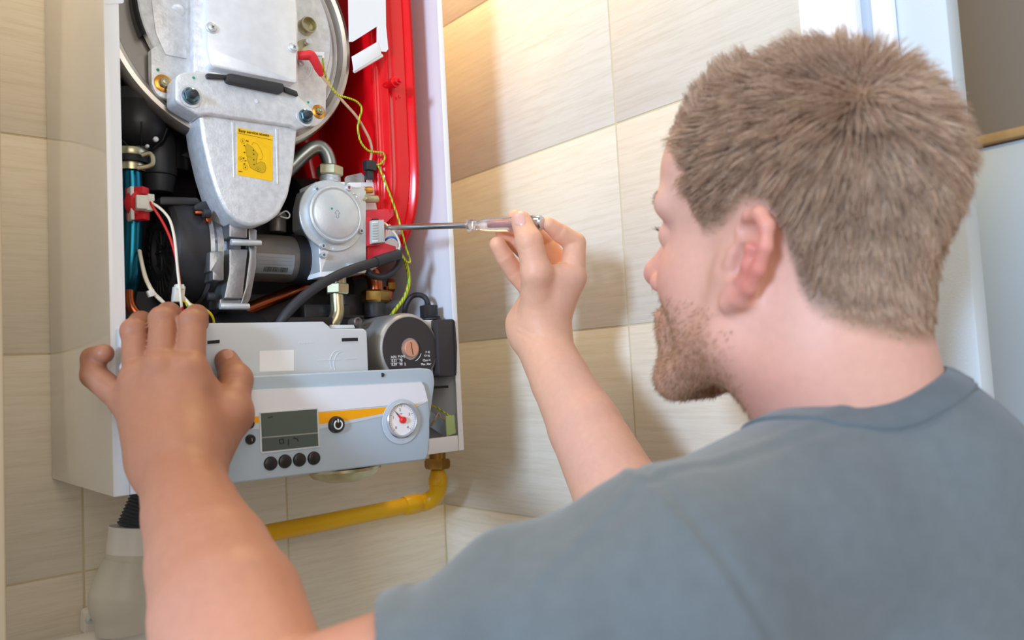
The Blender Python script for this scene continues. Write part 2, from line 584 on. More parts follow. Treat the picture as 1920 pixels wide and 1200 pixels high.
b = MB(); b.box((0.0014, 0.002, Z0 + 0.001), (BW - 0.0014, BD - 0.006, Z0 + 0.003)); b.box((0.0133, 0.0005, Z0), (BW - 0.0078, 0.0025, Z0 + 0.0185), 0.0006)
part('bottom_tray', b, 'enamel_inside', boiler)
b = MB(); b.cyl((BW - 0.0035, 0.0005, Z0 + 0.024), (BW - 0.0035, -0.0008, Z0 + 0.024), 0.0012, seg=12); part('pin', b, 'cast_alu', boiler)
plate('flange_tab', [(196, -30), (232, -30), (232, 6), (196, 8)], -0.0008, 0.001, 'enamel', boiler, r=0.002)

# --- heat exchanger behind the burner door
yR = 0.040
HC = PY(441, 47, yR); HR = min((PY(661, 52, yR) - HC).length, HC.x - 0.003)
hx = MB(); hx.lathe([(HR * 0.93, 0.004), (HR * 0.95, 0.03), (HR * 0.90, 0.19), (0, 0.19)], HC, YN, 72)
hxo = part('heat_exchanger', hx, 'black_plastic', boiler, 'black drum behind the metal burner door')
bd = MB()
bd.lathe([(HR * 0.965, 0.018), (HR, 0.012), (HR * 1.008, 0.004), (HR, -0.003), (HR * 0.985, -0.007), (HR * 0.955, -0.008), (HR * 0.925, -0.006), (HR * 0.905, -0.001), (HR * 0.895, 0.003),
          (HR * 0.72, 0.005), (0, 0.005)], HC, YN, 96)
door_b = part('burner_door', bd, 'rim_steel', boiler, 'round steel burner door with rolled rim')
def sub(name, mb, m, parent=door_b, label=None, angle=0.55):
    o = part(name, mb, m, None, label, angle)
    o.parent = parent
    return o
for i, (k0, k1) in enumerate([(0.905, 0.875), (0.86, 0.80)]):
    g = MB(); g.lathe([(HR * k0, 0.004), (HR * (k0 - 0.012), 0.0005), (HR * (k1 + 0.012), 0.0005), (HR * k1, 0.004)], HC, YN, 64, up=(1, 0, 0), a0=-1.4, a1=1.4)
    sub('rim_bead', g, 'bright_alu')
PC = PY(447, 40, yR)
g = MB(); g.lathe([(HR * 0.800, 0.004), (HR * 0.800, -0.005), (HR * 0.785, -0.008), (HR * 0.76, -0.008), (HR * 0.75, 0.0)], PC, YN, 60, up=(-1, 0, 0), a0=-0.40, a1=1.35); sub('seal_ring', g, 'rubber')

# cast aluminium cover plate with corner lugs
yP = 0.030
b = MB()
b.lathe([(HR * 0.770, 0.010), (HR * 0.770, 0.001), (HR * 0.760, 0), (0, 0)], Vector((PC.x, yP, PC.z)), YN, 80)
b.prism(rounded(outline([(283, 92), (330, 60), (380, 150), (328, 187), (298, 183), (284, 160)], yP - 0.0006), [0, 0, 0, 0.006, 0.012, 0.012]), YN * 0.009, 0.001)
b.prism(rounded(outline([(560, 60), (612, 160), (611, 222), (590, 240), (550, 220)], yP - 0.0006), [0, 0, 0.01, 0.008, 0]), YN * 0.009, 0.001)
cover = part('cover_plate', b, 'cast_alu', boiler, 'cast aluminium cover plate of the burner')
b = MB()
b.prism(outline([(284, 0), (330, -60), (352, 0), (350, 110), (310, 102), (292, 60)], yP - 0.0022), YN * 0.002, 0.0007)
sub('raised_pad', b, 'cast_alu', cover)
b = MB(); b.cyl(PY(334, 20, yP), PY(334, 20, yP - 0.0032), 0.0062, seg=28, bevel=0.0004); sub('boss', b, 'cast_alu', cover)
for px, py in ((296, 131),):
    b = MB(); b.cyl(PY(px, py, yP), PY(px, py, yP - 0.0012), 0.0015, seg=12); sub('paint_dot', b, 'green_dot', cover)
# raised housing in the middle
b = MB()
b.prism(outline([(362, -60), (556, -60), (560, 40), (560, 178), (362, 136)], 0.018), YN * 0.014, 0.003)
hous = part('duct_housing', b, 'cast_alu', boiler)
b = MB()
b.prism(rounded(outline([(392, -80), (548, -80), (557, 30), (556, 156), (396, 124), (389, 90)], 0.004), [0, 0, 0, 0.003, 0.005, 0.003]), YN * 0.017, 0.0012)
lid = part('duct_lid', b, 'bright_alu', boiler, 'flat bright aluminium lid')
for px, py in ((396, 53), (549, 90)):
    b = MB(); c = PY(px, py, 0.005); b.lathe([(0.0058, 0.0), (0.0058, 0.0016), (0.0050, 0.002), (0.0046, 0.002)], c, (0, -1, 0), 24)
    b.lathe([(0.0046, 0.0018), (0.0040, 0.0034), (0.0022, 0.0042), (0, 0.0044)], c, (0, -1, 0), 24); so = sub('screw', b, 'zinc', lid)
    b = MB()
    for k in (0.6, 0.6 + math.pi / 2):
        u = Vector((math.cos(k), 0, math.sin(k))); v = Vector((-math.sin(k), 0, math.cos(k)))
        b.obox(c + Vector((0, -0.0044, 0)), u * 0.0019, v * 0.0004, YN * 0.0003)
    sub('screw_cross', b, 'ink_grey', lid)
# crossbar and tongue
yT = 0.004
b = MB()
b.prism(rounded(outline([(329, 190), (329, 142), (347, 134), (402, 134), (480, 152), (560, 180), (588, 205), (590, 232), (557, 243), (545, 236), (392, 214), (372, 216)], yT - 0.006),
                [0.004, 0.006, 0.006, 0, 0, 0.004, 0.004, 0.004, 0, 0, 0, 0.003]), YN * 0.026, 0.0025, 3)
bar = part('crossbar', b, 'cast_alu', boiler, 'cast aluminium crossbar with two fixing lugs')
b = MB()
b.prism(rounded(outline([(372, 205), (559, 230), (557, 262), (551, 320), (541, 368), (524, 402), (500, 419), (472, 425), (446, 417), (424, 398), (408, 366), (394, 322), (380, 262)], yT), 0.006), YN * 0.042, 0.0115, 5)
tongue = part('duct_tongue', b, 'cast_alu', boiler, 'tongue-shaped cast aluminium air duct')
for px in (437, 519):
    b = MB(); top = PY(px, 229 + (px - 437) * 0.16, yT - 0.001); bot = PY(px + 2, 332 + (px - 437) * 0.16, yT - 0.001)
    b.prism([top + UX * -0.0012, top + UX * 0.0012, bot + UX * 0.0004, bot - UX * 0.0004], YN * 0.004, 0.0005); sub('rib', b, 'cast_alu', tongue)
stk = MB(); st = [PY(*p, yT - 0.0004) for p in ((445, 239), (511, 253), (511, 340), (445, 328))]
stk.prism(rounded(st, 0.0014), YN * 0.0006)
sticker = sub('service_sticker', stk, 'sticker_yellow', tongue, 'yellow service sticker with black lettering and a sketch')
su = (st[1] - st[0]); sv = (st[0] - st[3])
def on_st(u, v):
    return st[3] + su * u + sv * v + Vector((0, -0.0002, 0))
def stt(body, u, v, size, m='ink'):
    o = text_mesh('lettering', body, on_st(u, v), UX, UZ, size, m, None, lift=0.0002); o.parent = tongue
stt('Easy service access', 0.03, 0.915, 0.0043)
stt('4x', 0.235, 0.735, 0.0029)
stt('2', 0.125, 0.715, 0.0030); stt('3', 0.075, 0.33, 0.0030); stt('4', 0.195, 0.165, 0.0030); stt('1', 0.555, 0.175, 0.0030); stt('00000', 0.03, 0.07, 0.0016)
def sline(pts, w, m, closed=False):
    b = MB(); P = [on_st(u, v) + Vector((0, -0.00015, 0)) for u, v in pts]
    if closed: P.append(P[0])
    for a, c in zip(P, P[1:]):
        d = (c - a)
        if d.length < 1e-7: continue
        n = d.normalized().cross(YN) * w
        b.faces([a - n, c - n, c + n, a + n], [(0, 1, 2, 3)])
    o = sub('sketch_line', b, m, tongue)
def ell(cx, cy, rx, ry, a0=0, a1=360, n=24):
    return [(cx + rx * math.cos(math.radians(a0 + (a1 - a0) * i / n)), cy + ry * math.sin(math.radians(a0 + (a1 - a0) * i / n))) for i in range(n + 1)]
sline([(0.0, 0.885), (1.0, 0.885)], 0.00016, 'ink')
for c in ((0.15, 0.735), (0.10, 0.35), (0.22, 0.185), (0.575, 0.195)): sline(ell(*c, 0.065, 0.05), 0.00009, 'ink')
def sfill(pts, m, dy=0.0001):
    b = MB(); b.faces([on_st(u, v) + Vector((0, -dy, 0)) for u, v in pts], [tuple(range(len(pts)))]); sub('sketch_fill', b, m, tongue)
sfill([(0.22, 0.62), (0.27, 0.70), (0.42, 0.64), (0.50, 0.57), (0.57, 0.52), (0.54, 0.42), (0.52, 0.30), (0.64, 0.37), (0.76, 0.36), (0.80, 0.26), (0.77, 0.17), (0.68, 0.13), (0.50, 0.16), (0.36, 0.20), (0.29, 0.33), (0.25, 0.48)], 'ink_olive')
sline([(0.22, 0.62), (0.27, 0.70), (0.42, 0.64), (0.50, 0.57), (0.57, 0.52), (0.54, 0.42), (0.52, 0.30), (0.64, 0.37), (0.76, 0.36), (0.80, 0.26), (0.77, 0.17), (0.68, 0.13), (0.50, 0.16), (0.36, 0.20), (0.29, 0.33), (0.25, 0.48)], 0.0001, 'ink', True)
sline([(0.40, 0.68), (0.44, 0.75), (0.55, 0.74), (0.66, 0.62), (0.71, 0.50), (0.68, 0.42), (0.60, 0.40)], 0.0001, 'ink')
sline([(0.42, 0.86), (0.98, 0.70)], 0.00006, 'ink_faint'); sline([(0.52, 0.80), (0.92, 0.66), (0.92, 0.30)], 0.00006, 'ink_faint')
sline([(0.27, 0.44), (0.42, 0.42)], 0.00007, 'ink')
for u, v in ((0.17, 0.37), (0.22, 0.32), (0.19, 0.25)): sfill([(u - 0.03, v - 0.012), (u + 0.02, v + 0.004), (u + 0.03, v + 0.022), (u - 0.02, v + 0.012)], 'ink_black', 0.0002)
for u, v in ((0.19, 0.645), (0.19, 0.50), (0.44, 0.58), (0.45, 0.38), (0.46, 0.28), (0.45, 0.50)): sfill(ell(u, v, 0.02, 0.014, n=10)[:-1], 'ink', 0.0003)

# lug pockets with nuts
for px, py, R_ in ((357, 181, 0.0092), (572, 219, 0.0086)):
    b = MB(); c = PY(px, py, yT - 0.0062); b.lathe([(R_ * 1.25, 0.0), (R_ * 1.22, 0.0008), (R_ * 0.9, 0.0009)], c, (0, -1, 0), 28); sub('seat', b, 'cast_alu', bar)
    b = MB(); b.hexnut(c + Vector((0, -0.0008, 0)), c + Vector((0, -0.0055, 0)), R_ * 0.78, 0.2)
    b.lathe([(R_ * 0.95, 0.0008), (R_ * 0.95, 0.002), (R_ * 0.78, 0.003)], c, (0, -1, 0), 28); sub('nut', b, 'blue_zinc', bar)
    b = MB(); b.cyl(c + Vector((0, -0.004, 0)), c + Vector((0, -0.012, 0)), R_ * 0.42, seg=18, bevel=0.0006); sub('stud', b, 'charcoal', bar)
for px, py in ((363, 146), (578, 192)):
    b = MB(); b.cyl(PY(px, py, yT - 0.006), PY(px, py, yT - 0.0065), 0.0014, seg=12); sub('paint_dot', b, 'green_dot', bar)
b = MB(); b.cyl(PY(480, 190, yT - 0.006), PY(480, 190, yT - 0.0066), 0.002, seg=16); sub('boss', b, 'bright_alu', bar)
for px, py, ws in ((306, 157, 0.0092), (597, 210, 0.0082)):
    c = PY(px, py, yP)
    b = MB(); b.lathe([(ws, 0), (ws, 0.001), (ws * 0.8, 0.002), (ws * 0.55, 0.0022)], c, (0, -1, 0), 30); sub('washer', b, 'gold_zinc', cover)
    b = MB(); b.hexnut(c + Vector((0, -0.0018, 0)), c + Vector((0, -0.007, 0)), ws * 0.56, 0.1); b.cyl(c + Vector((0, -0.006, 0)), c + Vector((0, -0.0085, 0)), ws * 0.3, seg=14, bevel=0.0005); sub('bolt', b, 'zinc_yellow', cover)
# black strap above the crossbar
b = MB()
b.prism(rounded(outline([(387, 138), (391, 137), (425, 140), (425, 147), (389, 146)], -0.006), 0.001), YN * 0.006, 0.0006)
b.prism(rounded(outline([(426, 138), (434, 137), (530, 156), (533, 160), (532, 172), (527, 174), (430, 154), (425, 150)], -0.009), 0.0015), YN * 0.009, 0.001)
b.prism(rounded(outline([(532, 161), (557, 171), (560, 180), (535, 171)], -0.006), 0.001), YN * 0.006, 0.0006)
part('strap', b, 'charcoal', boiler, 'black rubber strap')

# ignition fittings on the right of the cover
c = PY(572, 52, yP)
b = MB(); b.lathe([(0.0095, 0), (0.0095, 0.010), (0.0088, 0.0112), (0.0080, 0.0112), (0.0076, 0.004), (0, 0.004)], c, (0, -1, 0), 36); sg = part('sight_glass', b, 'zinc_yellow', boiler)
b = MB(); b.prism(rounded(outline([(556, 92), (560, 76), (572, 72), (580, 80), (572, 100), (560, 126), (556, 122)], yP - 0.006), 0.002), YN * 0.005, 0.001); ig = part('igniter_bracket', b, 'zinc_yellow', boiler)
for px, py in ((575, 80), (562, 120)):
    b = MB(); c = PY(px, py, yP - 0.006); b.cyl(c, c + Vector((0, -0.006, 0)), 0.0036, seg=16, bevel=0.0006); sub('screw', b, 'zinc', ig)
b = MB(); b.tube([PY(558, 104, 0.012), PY(573, 104, 0.008), PY(583, 104, 0.006), PY(590, 114, 0.006), PY(597, 128, 0.008), PY(603, 142, 0.010)], [0.0048, 0.0052, 0.0056, 0.0050, 0.0048, 0.0026], 16, smooth=5)
part('spark_plug_boot', b, 'red_boot', boiler, 'red rubber spark plug boot', angle=1.0)
b = MB(); b.prism(outline([(588, 97), (609, 97), (608, 105), (589, 104)], 0.012), YN * 0.003, 0.0006); b.cyl(PY(606, 105, 0.013), PY(606, 112, 0.013), 0.0016, seg=10); part('spade_terminal', b, 'bright_alu', boiler)
for r_, n_ in ((0.012, 0), (0.015, 1), (0.018, 2)):
    b = MB(); cc = PY(560, 120, yP - 0.0004); b.tube([cc + Vector((math.cos(a) * r_, 0, -abs(math.sin(a)) * r_)) for a in np.linspace(0, math.pi, 14)], 0.0006, 6); sub('cast_line', b, 'cast_alu', cover)
for a_, c_ in (((324, 124), (344, 118)), ((566, 165), (582, 178))):
    b = MB(); b.tube([PY(*a_, yP - 0.0002), PY(*c_, yP - 0.0002)], 0.0003, 6); sub('cast_mark', b, 'ink_grey', cover)

# --- red expansion vessel standing behind, along the right side
def vessel():
    b = MB()
    V = []
    nz, na = 60, 112
    zt = PY(760, -70, 0.06).z; zb = PY(772, 492, 0.06).z
    xr0 = PY(790, 0, 0.045).x
    for i in range(nz + 1):
        t = i / nz
        z = zb + (zt - zb) * t
        # taper to a rounded foot
        s = min(1.0, (t / 0.30)) if t < 0.30 else 1.0
        f = math.sqrt(max(0.0, 1 - (1 - s) ** 2.2))
        top = 1.0 - 0.10 * max(0, (t - 0.62) / 0.38) ** 1.6
        ring = []
        for k in range(na):
            a = 2 * math.pi * k / na
            cx, cy = 0.340, 0.105
            ca, sa = math.cos(a), math.sin(a)
            rx = 0.038 * (0.30 + 0.70 * f) * (top if ca > 0 else 1.0)
            ry = 0.080 * (0.12 + 0.88 * f)
            ex = abs(ca) ** 0.50 * (1 if ca > 0 else -1); ey = abs(sa) ** 0.60 * (1 if sa > 0 else -1)
            dy = 0.0
            if sa < 0.05:
                for x0_, h_ in ((-0.80, 0.0045), (-0.48, 0.0070), (-0.16, 0.0080), (0.14, 0.0085), (0.46, 0.0080), (0.78, 0.0060)):
                    dy -= h_ * math.exp(-((ex - x0_) / 0.075) ** 2) * min(1.0, f * 1.2)
            ring.append((cx + ex * rx, cy + ey * ry + dy, z))
        V.append(ring)
    verts = [v for r in V for v in r]
    F_ = []
    for i in range(nz):
        for k in range(na):
            F_.append((i * na + k, i * na + (k + 1) % na, (i + 1) * na + (k + 1) % na, (i + 1) * na + k))
    F_.append(tuple(range(na - 1, -1, -1))); F_.append(tuple(nz * na + k for k in range(na)))
    b.faces(verts, F_)
    return b
vs_o = part('expansion_vessel', vessel(), 'red_enamel', boiler, 'glossy red expansion vessel with upright ribs', angle=1.1)
# the vessel's broad red flank further in
b = MB()
b.prism(rounded(outline([(560, -60), (760, -60), (770, 300), (745, 470), (700, 520), (640, 500), (600, 420), (560, 250)], 0.17), 0.02), YN * 0.05, 0.015, 4); sub('vessel_flank', b, 'red_enamel', vs_o)
c0, c1 = PY(722, 163, 0.028), PY(748, 151, -0.002)
b = MB(); b.cyl(c0, c1, 0.0052, 0.0046, seg=20, bevel=0.0012); b.cyl(c1 + (c0 - c1) * 0.45, c1 + (c0 - c1) * 0.2, 0.0064, seg=20, bevel=0.0008); b.cyl(c1, c1 + (c1 - c0) * 0.15, 0.0026, seg=14); sub('valve_stem', b, 'red_enamel', vs_o)
b = MB(); b.lathe([(0.0022, 0), (0.0018, 0.0012), (0, 0.0016)], PY(749, 181, 0.019), (0, -1, 0), 14); sub('weld_spot', b, 'red_enamel', vs_o)

# white holding bracket in front of the vessel
yB = 0.016
b = MB()
b.prism(outline([(652, -80), (722, -80), (724, 50), (706, 50), (662, 78), (655, 78)], yB), YN * 0.0012)
b.prism(outline([(707, 50), (724, 50), (728, 92), (724, 97), (711, 96), (707, 78)], yB), YN * 0.0012)
b.prism(outline([(660, 106), (708, 78), (716, 102), (664, 134)], yB - 0.001), YN * 0.0012, 0.0004)
b.tube([PY(664, 134, yB + 0.002), PY(716, 104, yB + 0.002)], 0.0022, 10)
part('vessel_bracket', b, 'bracket_white', boiler, 'white slotted sheet-metal bracket')

# --- siphon and pipe on the left
cS = PY(262, 240, 0.075)
b = MB(); b.lathe([(0, 0.034), (0.034, 0.032), (0.036, 0.02), (0.030, 0.012), (0.0285, 0.0), (0.0275, -0.006), (0.022, -0.016), (0.012, -0.022), (0.010, -0.034), (0, -0.034)], cS, (0, 0, 1), 48); sip = part('condensate_trap', b, 'black_plastic', boiler, 'black plastic condensate trap')
for k in range(6):
    a = k * math.pi / 3 + 0.3
    b = MB(); u = Vector((math.cos(a), math.sin(a), 0)); b.tube([cS + u * 0.0285 + UZ * -0.002, cS + u * 0.024 + UZ * -0.014, cS + u * 0.013 + UZ * -0.0225], 0.0010, 6); sub('trap_rib', b, 'black_plastic', sip)
for px, py, r_ in ((291, 262, 0.0026), (275, 275, 0.0018)):
    b = MB(); b.lathe([(r_, 0), (r_, 0.003), (r_ * 0.6, 0.004), (0, 0.004)], PY(px, py, 0.042), (0, -1, 0), 14); sub('screw', b, 'bright_alu', sip)
cN = PY(297, 300, 0.09)
b = MB(); b.cyl(cN + UZ * 0.03, cN - UZ * 0.018, 0.0185, seg=28, bevel=0.002); b.cyl(cN - UZ * 0.018, cN - UZ * 0.036, 0.017, 0.014, seg=28, bevel=0.001); part('drain_cup', b, 'charcoal', boiler)
b = MB(); b.cyl(PY(318, 325, 0.11) + UZ * 0.06, PY(318, 325, 0.11), 0.024, seg=28, bevel=0.002); part('drain_elbow', b, 'black_plastic', boiler)
cT = PY(245, 298, 0.055)
b = MB(); b.lathe([(0.0155, 0.0), (0.0160, 0.001), (0.0160, 0.0065), (0.0155, 0.0075), (0.013, 0.0075), (0.013, 0)], cT + UZ * 0.0015, (0, 0, 1), 36)
b.lathe([(0.0130, -0.013), (0.0132, -0.005), (0.011, -0.005)], cT, (0, 0, 1), 36); clipo = part('pipe_clip', b, 'zinc_yellow', boiler, 'brass-coloured spring clip round the pipe')
b = MB(); b.tube([PY(266, 291, 0.035), PY(278, 288, 0.032), PY(285, 292, 0.030), PY(286, 306, 0.030), PY(278, 312, 0.032), PY(258, 315, 0.036)], 0.0024, 10, smooth=5); sub('clip_loop', b, 'zinc_yellow', clipo)
b = MB(); b.lathe([(0.0175, -0.0055), (0.0175, 0.0005), (0.012, 0.0005)], cT, (0, 0, 1), 36); sub('clip_seal', b, 'rubber', clipo)
b = MB(); b.tube([cT + UZ * 0.002, PY(248, 340, 0.055), PY(249, 400, 0.055), PY(247, 470, 0.055), PY(243, 520, 0.06), PY(236, 560, 0.075)], 0.0092, 20, smooth=6); part('flow_pipe', b, 'teal_pipe', boiler, 'teal metallic flow pipe', angle=1.2)
cP = PY(258, 383, 0.045)
b = MB(); b.obox(PY(243, 384, 0.046), (0.0016, 0, 0), (0, 0.010, 0), (0, 0, 0.0165), 0.0006)
sen = part('pressure_sensor', b, 'connector_white', boiler, 'red pressure sensor with a white plug')
b = MB(); b.lathe([(0, -0.005), (0.0125, -0.005), (0.0135, -0.003), (0.0135, 0.004), (0.010, 0.006), (0, 0.006)], cP, (0.55, -0.83, 0), 32); sub('sensor_body', b, 'red_boot', sen)
for k in (0.9, -0.9):
    b = MB(); b.obox(cP + UZ * 0.0125 * (1 if k > 0 else -1), (0.006, -0.008, 0), (0.004, 0.003, 0), (0, 0, 0.004), 0.001); sub('sensor_lug', b, 'red_boot', sen)
b = MB(); b.obox(PY(270, 381, 0.030), (0.0075, -0.001, 0), (0.001, 0.006, 0), (0, 0, 0.0068), 0.001); b.obox(PY(281, 372, 0.028), (0.003, 0, 0), (0, 0.005, 0), (0, 0, 0.0035), 0.0006); b.obox(PY(279, 392, 0.028), (0.003, 0, 0), (0, 0.005, 0), (0, 0, 0.002), 0.0004); sub('sensor_plug', b, 'connector_white', sen)

# --- fan with its black motor cap
FC = PY(298, 470, 0.083); FR = 0.0565
xE = PY(394, 470, 0.030).x
b = MB(); b.lathe([(0, 0.004), (FR * 0.40, 0.004), (FR * 0.44, 0.0), (FR * 0.90, 0.0), (FR * 0.97, 0.004), (FR, 0.014), (FR, xE - FC.x - 0.006), (FR * 0.97, xE - FC.x), (0, xE - FC.x)], FC, UX, 72)
fan = part('fan_motor', b, 'charcoal', boiler, 'black fan motor cap with radial vents')
for k in range(28):
    a = 2 * math.pi * k / 28
    u = Vector((0, math.cos(a), math.sin(a))); v = Vector((0, -math.sin(a), math.cos(a)))
    b = MB(); b.obox(FC + u * FR * 0.70 + UX * -0.0002, UX * 0.0006, u * FR * 0.13, v * FR * 0.045, 0.0004); sub('vent_slot', b, 'rubber', fan)
for k in range(9):
    a = 2 * math.pi * k / 9
    u = Vector((0, math.cos(a), math.sin(a))); v = Vector((0, -math.sin(a), math.cos(a)))
    b = MB(); b.obox(FC + u * FR * 0.24 + UX * 0.0035, UX * 0.0012, u * FR * 0.14, v * FR * 0.022, 0.0003); sub('grille_bar', b, 'charcoal', fan)
b = MB(); b.prism(rounded(outline([(300, 368), (372, 370), (378, 384), (300, 384)], 0.045), 0.003), YN * 0.05, 0.002); sub('cap_shoulder', b, 'charcoal', fan)
# fan housing of cast aluminium
b = MB()
x0 = xE
hp = [(FR * 0.98, 0.0), (FR * 1.0, 0.004), (FR * 0.90, 0.006), (FR * 0.86, 0.010), (FR * 0.88, 0.016), (FR * 0.80, 0.022), (FR * 0.95, 0.024), (FR * 0.96, 0.032), (FR * 0.74, 0.036), (FR * 0.55, 0.040), (0, 0.040)]
b.lathe(hp, Vector((x0, FC.y, FC.z)), UX, 64)
fh = part('fan_housing', b, 'dull_alu', boiler, 'ribbed cast aluminium fan housing')
for pix, y_, th_ in (([(430, 418), (464, 418), (464, 447), (430, 445)], 0.020, 0.03), ([(394, 471), (420, 471), (420, 526), (399, 526), (399, 509), (393, 509)], 0.018, 0.03),
                     ([(430, 466), (465, 467), (455, 560), (420, 560), (430, 510)], 0.021, 0.05), ([(412, 560), (450, 560), (467, 575), (466, 582), (412, 578)], 0.026, 0.03),
                     ([(466, 428), (482, 430), (481, 500), (470, 560), (458, 580), (448, 580), (460, 540), (468, 480)], 0.024, 0.05)):
    b = MB(); b.prism(rounded(outline(pix, y_), 0.002), YN * th_, 0.0012); sub('housing_rib', b, 'dull_alu', fh)
for a_, c_ in (((433, 454), (489, 456)), ((412, 574), (467, 575))):
    b = MB(); b.cyl(PY(*a_, 0.016), PY(*c_, 0.016), 0.0034, seg=16, bevel=0.0006); sub('long_bolt', b, 'zinc', fh)
for px, py in ((394, 556), (386, 400)):
    b = MB(); b.cyl(PY(px - 6, py, 0.028), PY(px + 8, py + 1, 0.028), 0.0046, seg=18, bevel=0.0006); sub('rubber_mount', b, 'charcoal', fh)
b = MB(); b.prism(rounded(outline([(366, 395), (388, 395), (398, 404), (397, 418), (388, 416), (384, 402), (367, 401)], 0.030), 0.001), YN * 0.01, 0.0008); sub('red_latch', b, 'copper', fh)
b = MB(); b.prism(rounded(outline([(376, 378), (401, 376), (403, 394), (366, 394), (364, 386)], 0.036), 0.001), YN * 0.012, 0.001); sub('plug', b, 'charcoal', fh)
# venturi tube and rubber coupling
xV0, xV1, xV2 = PY(476, 480, 0.055).x, PY(562, 480, 0.045).x, PY(603, 480, 0.045).x
VC = Vector((xV0, 0.068, PY(520, 480, 0.05).z)); VR = 0.0268
b = MB(); b.lathe([(0, -0.01), (VR, -0.01), (VR, xV1 - xV0), (VR * 0.9, xV1 - xV0 + 0.002), (0, xV1 - xV0 + 0.002)], VC, UX, 56); ven = part('venturi_tube', b, 'venturi', boiler, 'grey metal mixing tube with a barcode label')
b = MB(); b.lathe([(VR * 0.6, xV1 - xV0 - 0.001), (VR * 1.06, xV1 - xV0 - 0.001), (VR * 1.10, xV1 - xV0 + 0.003), (VR * 1.05, xV1 - xV0 + 0.008), (VR * 1.09, xV1 - xV0 + 0.012), (VR * 1.09, xV2 - xV0), (VR * 0.7, xV2 - xV0 + 0.004), (0, xV2 - xV0 + 0.004)], VC, UX, 56); part('rubber_coupling', b, 'rubber', boiler)
def on_ven(dx, a, lift=0.0002):
    return VC + Vector((dx, -math.cos(a) * (VR + lift), math.sin(a) * (VR + lift)))
lx0, lx1 = PY(481, 500, 0.042).x - xV0, PY(553, 500, 0.042).x - xV0
def ven_patch(dx0, dx1, a0, a1, m, lift, name):
    b = MB(); n = 10; vv = []
    for i in range(n + 1):
        a = a0 + (a1 - a0) * i / n
        vv += [on_ven(dx0, a, lift), on_ven(dx1, a, lift)]
    b.faces(vv, [(2 * i, 2 * i + 1, 2 * i + 3, 2 * i + 2) for i in range(n)]); sub(name, b, m, ven)
ven_patch(lx0, lx1, -0.85, 0.02, 'silver_label', 0.0002, 'rating_label')
rb = random.Random(3); xx = lx0 + (lx1 - lx0) * 0.22
while xx < lx0 + (lx1 - lx0) * 0.85:
    w_ = rb.uniform(0.0002, 0.0008); ven_patch(xx, xx + w_, -0.74, -0.52, 'ink_black', 0.0004, 'barcode_bar'); xx += w_ + rb.uniform(0.0003, 0.0008)
for a_ in (-0.12, -0.26, -0.42): ven_patch(lx0 + 0.004, lx1 - 0.003, a_ - 0.006, a_ + 0.006, 'ink_grey', 0.0004, 'label_rule')
b = MB(); b.cyl(PY(520, 436, 0.07), PY(520, 400, 0.07), 0.0098, seg=24, bevel=0.0008); b.cyl(PY(520, 411, 0.07), PY(520, 403, 0.07), 0.0112, seg=24, bevel=0.001); part('gas_nozzle', b, 'venturi', boiler)
b = MB(); b.tube([PY(524, 402, 0.05), PY(536, 396, 0.046), PY(543, 402, 0.045), PY(540, 409, 0.046), PY(526, 406, 0.05)], 0.0010, 8, smooth=5); part('spring_clip', b, 'zinc', boiler)
# dark clutter behind: black duct and bellows
b = MB(); b.cyl(PY(385, 340, 0.12), PY(385, 340, 0.12) + UX * 0.06, 0.035, seg=36, bevel=0.004); part('intake_duct', b, 'black_plastic', boiler)
b = MB(); b.cyl(PY(545, 400, 0.15), PY(600, 400, 0.15), 0.045, seg=36, bevel=0.004); part('silencer', b, 'charcoal', boiler)
plate('data_label', [(341, 291), (366, 277), (400, 285), (400, 311)], 0.061, 0.0008, 'charcoal', boiler)

# --- gas valve
yV = 0.022
b = MB(); b.prism(rounded(outline([(594, 346), (647, 346), (655, 348), (678, 348), (687, 352), (687, 512), (600, 514), (596, 430), (586, 420), (586, 380)], yV), 0.002), YN * 0.05, 0.0015)
gv = part('gas_valve', b, 'zinc', boiler, 'silver gas valve with a round cap')
b = MB(); b.prism(rounded(outline([(592, 341), (647, 341), (647, 349), (592, 349)], yV + 0.002), 0.0008), YN * 0.04, 0.0006); b.prism(rounded(outline([(655, 342), (678, 342), (678, 352), (655, 352)], yV - 0.001), 0.0008), YN * 0.03, 0.0006); sub('top_block', b, 'bracket_white', gv)
b = MB(); b.prism(rounded(outline([(600, 510), (640, 508), (640, 517), (600, 519)], yV - 0.001), 0.0005), YN * 0.03, 0.0005); sub('bottom_lip', b, 'bracket_white', gv)
KC = PY(622, 405, yV); KR = px2m(59, yV, 622, 405) * 0.92
b = MB(); b.lathe([(KR * 1.24, 0), (KR * 1.24, 0.002), (KR * 1.22, 0.0028), (KR, 0.0028)], KC, (0, -1, 0), 72); sub('cap_collar', b, 'zinc', gv)
b = MB(); b.lathe([(KR, 0.0), (KR, 0.009), (KR * 0.985, 0.0105), (KR * 0.93, 0.0115), (KR * 0.90, 0.0112), (KR * 0.885, 0.010), (KR * 0.86, 0.0098), (KR * 0.83, 0.0118), (KR * 0.78, 0.0128), (0, 0.0130)], KC, (0, -1, 0), 80); sub('round_cap', b, 'zinc', gv)
b = MB(); ar = KC + Vector((0, -0.0131, 0)); s_ = 0.0018
for a_, c_ in (((-0.8, -2.6), (-0.8, 0.2)), ((-0.8, 0.2), (-1.8, 0.2)), ((-1.8, 0.2), (-0.5, 2.2)), ((-0.5, 2.2), (0.5, 2.2)), ((0.5, 2.2), (1.8, 0.2)), ((1.8, 0.2), (0.8, 0.2)), ((0.8, 0.2), (0.8, -2.6)), ((0.8, -2.6), (-0.8, -2.6))):
    b.tube([ar + Vector((a_[0] * s_, 0, a_[1] * s_)), ar + Vector((c_[0] * s_, 0, c_[1] * s_))], 0.00022, 6)
sub('flow_arrow', b, 'ink_grey', gv)
